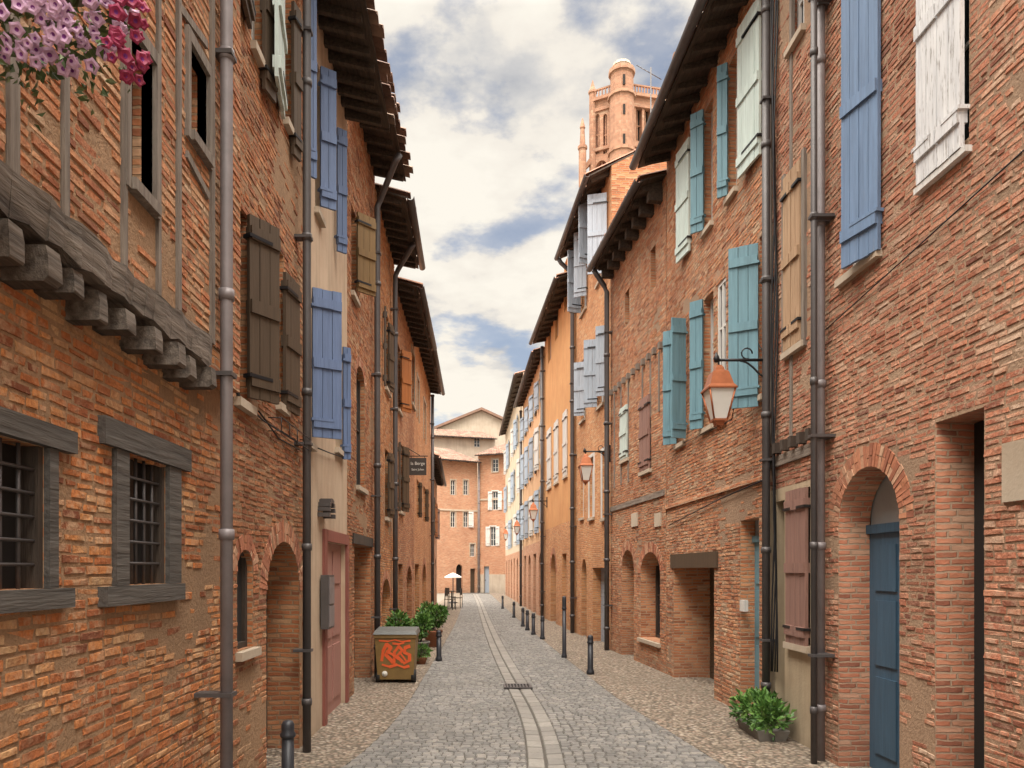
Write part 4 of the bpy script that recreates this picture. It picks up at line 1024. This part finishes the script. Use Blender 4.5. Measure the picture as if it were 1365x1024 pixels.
mb=MB(); mb.box(.05,.42,-.012,.012,-.19,.18); mb.build('board',M['signb'],s)
def text(body,size,loc,parent,mat):
    cu=bpy.data.curves.new('lettering','FONT'); cu.body=body; cu.size=size; cu.align_x='CENTER'; cu.extrude=.002
    o=bpy.data.objects.new('tmp',cu); COL.objects.link(o); bpy.context.view_layer.update()
    me=bpy.data.meshes.new_from_object(o.evaluated_get(bpy.context.evaluated_depsgraph_get())); bpy.data.objects.remove(o)
    me.materials.clear(); me.materials.append(mat)
    q=bpy.data.objects.new('lettering',me); COL.objects.link(q); q.parent=parent; q.location=loc; q.rotation_euler=(R(90),0,0); return q
text('la Berge',.095,(.235,-.016,.03),s,M['letter']); text('Saint Julien',.062,(.235,-.016,-.09),s,M['letter'])
mbx=thing('meter_box','grey metal letter box fixed beside the red-brown doorway','box',(-1.59,7.62,1.28))
u=MB(); u.box(0,.08,-.14,.14,-.27,.27); u.build('casing',M['zincd'],mbx)
u=MB(); u.box(.081,.088,-.12,.12,-.02,.25); u.build('upper_flap',M['zinc'],mbx); u=MB(); u.box(.081,.088,-.12,.12,-.25,-.04); u.build('lower_flap',M['zinc'],mbx)
b=thing('wheelie_bin','ochre-brown wheeled bin with red graffiti and grey lid','bin',(-1.19,10.75,.012))
mb=MB(); mb.hexa([(-.25,-.2,.05),(.25,-.2,.05),(.25,.2,.05),(-.25,.2,.05),(-.29,-.25,.68),(.29,-.25,.68),(.29,.27,.68),(-.29,.27,.68)]); mb.box(-.3,.3,-.265,.28,.64,.685); mb.build('body',M['bin'],b)
mb=MB(); mb.hexa([(-.31,-.28,.687),(.31,-.28,.687),(.31,.29,.687),(-.31,.29,.687),(-.29,-.25,.73),(.29,-.25,.73),(.29,.25,.76),(-.29,.25,.76)]); mb.tube([(-.25,.31,.70),(.25,.31,.70)],.018,8); mb.build('lid',M['binlid'],b)
for x in (-.25,.25):
    mb=MB(); mb.tube([(x-.03,-.12,.09),(x+.03,-.12,.09)],.09,16); mb.build('wheel',M['rubber'],b)
mb=MB()
SK=[0]
def stroke(pts,w=.02): 
    SK[0]+=.0006
    q=[Vector((x,-.2-.05*(z-.05)/.63-.003-SK[0],z)) for x,z in pts]
    for a,c in zip(q,q[1:]):
        SK[0]+=.0001
        d=(c-a).normalized(); n=d.cross(Vector((0,1,0)))*w*rnd(.7,1.2); e=d*w*.5
        mb.face([a-n-e,a+n-e,c+n+e,c-n+e])
stroke([(-.19,.32),(-.17,.45),(-.12,.55),(-.06,.5),(-.13,.4),(-.04,.3)],.024); stroke([(-.02,.28),(-.01,.44),(.05,.52),(.1,.46),(.02,.38),(.1,.3)],.022)
stroke([(.2,.52),(.14,.5),(.13,.43),(.2,.4),(.2,.32),(.12,.28)],.023); stroke([(-.22,.6),(-.1,.59),(0,.61),(.1,.585),(.21,.6)],.012); stroke([(-.18,.26),(-.08,.23),(.02,.26),(.12,.22),(.19,.24)],.017)
stroke([(-.03,.56),(.05,.55),(.12,.57)],.016); stroke([(.06,.44),(.12,.36),(.16,.3)],.016); stroke([(-.12,.45),(-.03,.4),(.04,.34)],.018)
mb.build('graffiti',M['redpaint'],b,recalc=False)
mb=MB(); mb.tube([(-.15,-.205,.13),(-.15,-.214,.13)],.04,18); mb.build('round_sticker',M['letter'],b)
def leaves(mb,n,c,rad,size,flat=.0,up=.5):
    c=Vector(c)
    for i in range(n):
        th=rnd(0,6.283); ph=math.acos(rnd(-1,1)); rr=rnd(.35,1)**.6
        d=Vector((math.sin(ph)*math.cos(th),math.sin(ph)*math.sin(th),math.cos(ph)))
        p=c+Vector((d.x*rad[0],d.y*rad[1],d.z*rad[2]))*rr
        dr=(d+Vector((rnd(-.7,.7),rnd(-.7,.7),rnd(-.5,.7)+up*.4))).normalized()
        sd=dr.cross(Vector((rnd(-1,1),rnd(-1,1),rnd(-1,1)))).normalized(); nn=sd.cross(dr)
        l=size*rnd(.6,1.3); w=l*.3
        mb.add([p,p+dr*l*.45+sd*w+nn*w*.4,p+dr*l-nn*l*.15,p+dr*l*.45-sd*w+nn*w*.4],[(0,1,2),(0,2,3)])
def plant(loc,label,clumps,size,pot,n=260,group=None,name='potted_plant'):
    t=thing(name,label,'plant',loc,rnd(0,3),group)
    pr,ph,pm=pot
    mb=MB(); mb.lathe([(pr*.72,0),(pr,ph-.04),(pr*1.08,ph-.04),(pr*1.08,ph),(pr*.9,ph),(pr*.85,ph-.03)],seg=16); mb.build('pot',M[pm],t)
    mb=MB(); sb=MB()
    for (x,y,z,rx,rz) in clumps:
        leaves(mb,n,(x,y,z),(rx,rx,rz),size)
        for k in range(4): sb.tube([(x*.2,y*.2,ph-.02),(x*.7+rnd(-.05,.05),y*.7+rnd(-.05,.05),(ph+z)/2),(x+rnd(-.1,.1),y+rnd(-.1,.1),z+rz*.5)],.006,5)
    mb.build('foliage',M['leaf'],t,recalc=False); sb.build('stem',M['woodd'],t)
    return t
GP='green plants in pots along the left wall'
plant((-1.3,12.0,.01),'leafy green potted plant right behind the bin on the left',[(0,0,.72,.18,.19),(.1,.05,.6,.16,.16),(-.08,0,.58,.15,.14)],.075,(.16,.36,'terra'),group=GP)
plant((-1.08,13.6,.01),'bushy green potted plant between the bin and the left bollard',[(0,0,.55,.2,.18),(.1,.1,.66,.15,.13),(-.12,0,.48,.14,.14)],.075,(.16,.3,'potgrey'),group=GP)
plant((-.98,15.6,.01),'tallest bushy green potted plant past the left bollard',[(0,0,.6,.24,.21),(.16,0,.55,.17,.18),(-.15,.1,.68,.17,.19)],.085,(.19,.34,'terra'),group=GP)
plant((-1.0,12.7,.01),'small low green plant on the ground by the left bollard',[(0,0,.2,.14,.12)],.075,(.1,.13,'terra'),n=160,group=GP)
plant((-1.25,17.6,.01),'green potted plant farthest along the left wall',[(0,0,.6,.2,.22)],.09,(.17,.3,'potgrey'),group=GP)
t=thing('planter','low stone planter with bright green leafy plants at the foot of the right wall','planter',(2.72,7.25,.012),R(88))
mb=MB(); mb.hexa([(-.3,-.12,0),(.3,-.12,0),(.3,.12,0),(-.3,.12,0),(-.33,-.15,.1),(.33,-.15,.1),(.33,.15,.1),(-.33,.15,.1)]); mb.build('trough',M['potgrey'],t)
mb=MB(); 
for x in (-.24,-.08,.08,.24): leaves(mb,230,(x,rnd(-.03,.06),.2+rnd(0,.06)),(.15,.18,.15),.068)
mb.build('foliage',M['leaf'],t,recalc=False)
# flower basket
fb=thing('hanging_flower_basket','hanging basket overflowing with pink and magenta petunias on the left house','flowers',(-1.12,1.98,2.96))
mb=MB(); mb.lathe([(.1,.2),(.17,.3),(.19,.42),(.2,.42)],seg=18); mb.build('pot',M['potgrey'],fb)
mb=MB(); mb.tube([(-.4,0,.72),(0,0,.72),(0,0,.42)],.008,6); mb.build('bracket',M['iron'],fb)
mb=MB(); leaves(mb,420,(-.03,.0,.16),(.22,.18,.2),.036); leaves(mb,160,(-.1,.0,.05),(.15,.14,.1),.028)
for k in range(24):
    x=rnd(-.25,.2); y=rnd(-.15,.15); l=rnd(.03,.12); leaves(mb,6,(x,y,.0-l*.5),(.02,.02,l*.6),.026)
mb.build('foliage',M['leafd'],fb,recalc=False)
def flower_verts(mb,T=None):
    N=15; vs=[Vector((0,0,-.008))]
    for ring,(rr,z) in enumerate(((.005,0),(.012,.004),(.0175,.0))):
        for k in range(N):
            a=2*math.pi*k/N; q=1+(.0 if ring==0 else .16*math.cos(5*a)*ring*.6); vs.append(Vector((rr*q*math.cos(a),rr*q*math.sin(a),z+(.003*math.cos(5*a) if ring==2 else 0))))
    if T: vs=[T@v for v in vs]
    mb.add(vs,[(0,1+k,1+(k+1)%N) for k in range(N)],1,True)
    for r_ in (0,1): mb.add(vs,[(1+r_*N+k,1+r_*N+N+k,1+r_*N+N+(k+1)%N,1+r_*N+(k+1)%N) for k in range(N)],0,True)
def flower_mesh(mat):
    mb=MB(); flower_verts(mb); return mb.build('flower',[mat,M['petalc']],fb)
fa=flower_mesh(M['petal']); fm=flower_mesh(M['petal2'])
NF=82
def fplace(pinkish):
    if pinkish:
        th=rnd(-math.pi,0.); ph=rnd(-.95,.75); r_=math.sqrt(1-ph*ph)
        d=Vector((math.cos(th)*r_,math.sin(th)*r_,ph)); c=Vector((-.06,.0,.13)); p=c+Vector((d.x*.25,d.y*.19,d.z*.2))*rnd(.88,1.1)
    else:
        d=Vector((rnd(.8,1),rnd(-.7,.5),rnd(-1.,.8))).normalized(); c=Vector((.05,0,.1)); p=c+Vector((d.x*.18,d.y*.16,d.z*.2))*rnd(.92,1.1)
    v=(d*.8+Vector((rnd(-.45,.45),-.8+rnd(-.4,.4),rnd(-.5,.3)))).normalized()
    return p,v.to_track_quat('Z','Y'),rnd(.75,1.2)
for i in range(98):
    src=fa if i<NF else fm
    o=src if i in(0,NF) else src.copy()
    if o is not src: COL.objects.link(o); o.parent=fb
    p,q_,k=fplace(i<NF); o.location=p; o.rotation_euler=q_.to_euler(); o.scale=(k,k,k)
for nm,mat,n,pk in (('mauve_blossoms','petal',175,True),('magenta_blossoms','petal2',32,False)):
    mb=MB()
    for i in range(n):
        p,q_,k=fplace(pk); flower_verts(mb,Matrix.Translation(p*.97)@q_.to_matrix().to_4x4()@Matrix.Scale(k*.9,4))
    o=mb.build(nm,[M[mat],M['petalc']],fb,recalc=False); o['kind']='stuff'
# cafe
cp=thing('cafe_parasol','white canvas parasol over cafe tables at the far left','parasol',(-1.3,36.,.01))
mb=MB(); mb.tube([(0,0,0),(0,0,1.45)],.025,8); mb.lathe([(.22,0),(.22,.05),(.04,.08)],seg=12); mb.build('pole',M['zincd'],cp)
mb=MB(); mb.lathe([(.42,1.22),(.41,1.27),(.2,1.38),(.02,1.46)],seg=8,sm=False,cap=False); mb.build('canopy',M['canvas'],cp)
def cafe_chair(loc,rz,label):
    c=thing('cafe_chair',label,'chair',loc,rz,'dark cafe chairs on the left')
    for x in (-.17,.17):
        for y in (-.17,.17):
            mb=MB(); mb.tube([(x,y,0),(x*.9,y*.9,.42 if y<0 else .82)],.013,6); mb.build('leg',M['iron'],c)
    mb=MB(); mb.box(-.18,.18,-.18,.18,.41,.435); mb.build('seat',M['woodd'],c); mb=MB(); mb.box(-.16,.16,.145,.165,.55,.82); mb.build('backrest',M['woodd'],c)
for i,(x,y,rz,lb) in enumerate(((-1.2,30.,1.2,'dark cafe chair nearest the camera, in front of the parasol'),(-.95,31.5,-1.8,'dark cafe chair nearest the street middle'),(-1.3,32.6,2.2,'dark cafe chair standing against the left wall'))): cafe_chair((x,y,.012),rz,lb)
tb=thing('cafe_table','round dark cafe table among chairs by the left wall','table',(-1.18,31.1,.012))
mb=MB(); mb.lathe([(.3,.7),(.3,.725)],seg=20); mb.build('tabletop',M['woodd'],tb); mb=MB(); mb.lathe([(.18,0),(.16,.02),(.025,.04),(.025,.7)],seg=12); mb.build('leg',M['iron'],tb)
an=thing('tv_antenna','thin tv antenna on the roof beside the bell tower','antenna',(3.55,15.6,9.3))
mb=MB(); mb.tube([(0,0,0),(0,0,2.75)],.014,6); mb.build('mast',M['zincd'],an)
mb=MB(); mb.tube([(-.3,0,2.8),(.22,0,2.5)],.008,5)
for i in range(7):
    x=-.27+i*.075; zc=2.783-.0433*i; mb.tube([(x-.03,-.1,zc-.05),(x+.03,.1,zc+.05)],.004,4)
mb.build('aerial',M['zincd'],an)
# ================================================================= WORLD / LIGHT / CAMERA
w=bpy.data.worlds.new('World'); S.world=w; w.use_nodes=True; t=w.node_tree; t.nodes.clear()
sdir=Vector((.20,.34,-.90)).normalized(); el=math.asin(-sdir.z); az=math.atan2(-sdir.x,-sdir.y)
sky=nd(t,'ShaderNodeTexSky',sky_type='NISHITA',sun_disc=False,sun_elevation=el,sun_rotation=az)
b1=nd(t,'ShaderNodeBackground',{'Color':sky.outputs[0],'Strength':.15})
tc=nd(t,'ShaderNodeTexCoord').outputs['Generated']; sp=nd(t,'ShaderNodeSeparateXYZ',{0:tc})
den=mth(t,'ADD',mth(t,'MAXIMUM',sp.outputs[2],0.),.16)
cv=nd(t,'ShaderNodeCombineXYZ',{0:mth(t,'DIVIDE',sp.outputs[0],den),1:mth(t,'DIVIDE',sp.outputs[1],den),2:.37}).outputs[0]
def wn(vec,sc,det,r=.55): 
    n=nd(t,'ShaderNodeTexNoise',{'Vector':vec,'Scale':sc,'Detail':det,'Roughness':r}); return n.outputs['Fac']
n1=wn(cv,2.6,8,.56); n2=wn(vmath(t,'ADD',cv,(3.1,1.75,.4)),3.6,7,.54)
mask=ramp(t,n1,[(.40,.4),(.47,1)])
shade=ramp(t,mth(t,'ADD',mth(t,'MULTIPLY',n2,.6),mth(t,'MULTIPLY',n1,.4)),[(.37,(.50,.51,.54)),(.43,(.68,.665,.65)),(.48,(.92,.86,.77)),(.54,(1.0,.945,.84))])
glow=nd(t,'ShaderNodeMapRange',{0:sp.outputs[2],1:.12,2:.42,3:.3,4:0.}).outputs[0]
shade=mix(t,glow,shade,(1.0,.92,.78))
mz=nd(t,'ShaderNodeMapRange',{0:sp.outputs[2],1:.6,2:.92,3:1.,4:7.6}).outputs[0]  # unseen clouds overhead get added brightness to light the street walls
my=nd(t,'ShaderNodeMapRange',{0:sp.outputs[1],1:.25,2:-.5,3:1.,4:2.3}).outputs[0]  # unseen clouds behind the camera are brightened for the same fill
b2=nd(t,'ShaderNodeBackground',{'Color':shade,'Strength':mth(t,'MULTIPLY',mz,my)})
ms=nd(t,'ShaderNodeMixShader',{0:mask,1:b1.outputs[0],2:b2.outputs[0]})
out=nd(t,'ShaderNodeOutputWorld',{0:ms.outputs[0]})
ld=bpy.data.lights.new('Sun','SUN'); ld.energy=3.4; ld.angle=R(60); ld.color=(1,.90,.78)
lo=bpy.data.objects.new('Sun',ld); COL.objects.link(lo); lo.rotation_euler=sdir.to_track_quat('-Z','Y').to_euler(); lo.location=(0,-5,20)
cam=bpy.data.cameras.new('Camera'); co=bpy.data.objects.new('Camera',cam); COL.objects.link(co)
co.location=(0,0,EYE); co.rotation_euler=(R(90),0,0); cam.sensor_width=36; cam.lens=36*1000/1365
cam.shift_x=(682.5-CX)/1365; cam.shift_y=(CY-512)/1365; cam.clip_end=2000; cam.clip_start=.05
S.camera=co
S.view_settings.view_transform='Standard'; S.view_settings.look='None'; S.view_settings.exposure=0
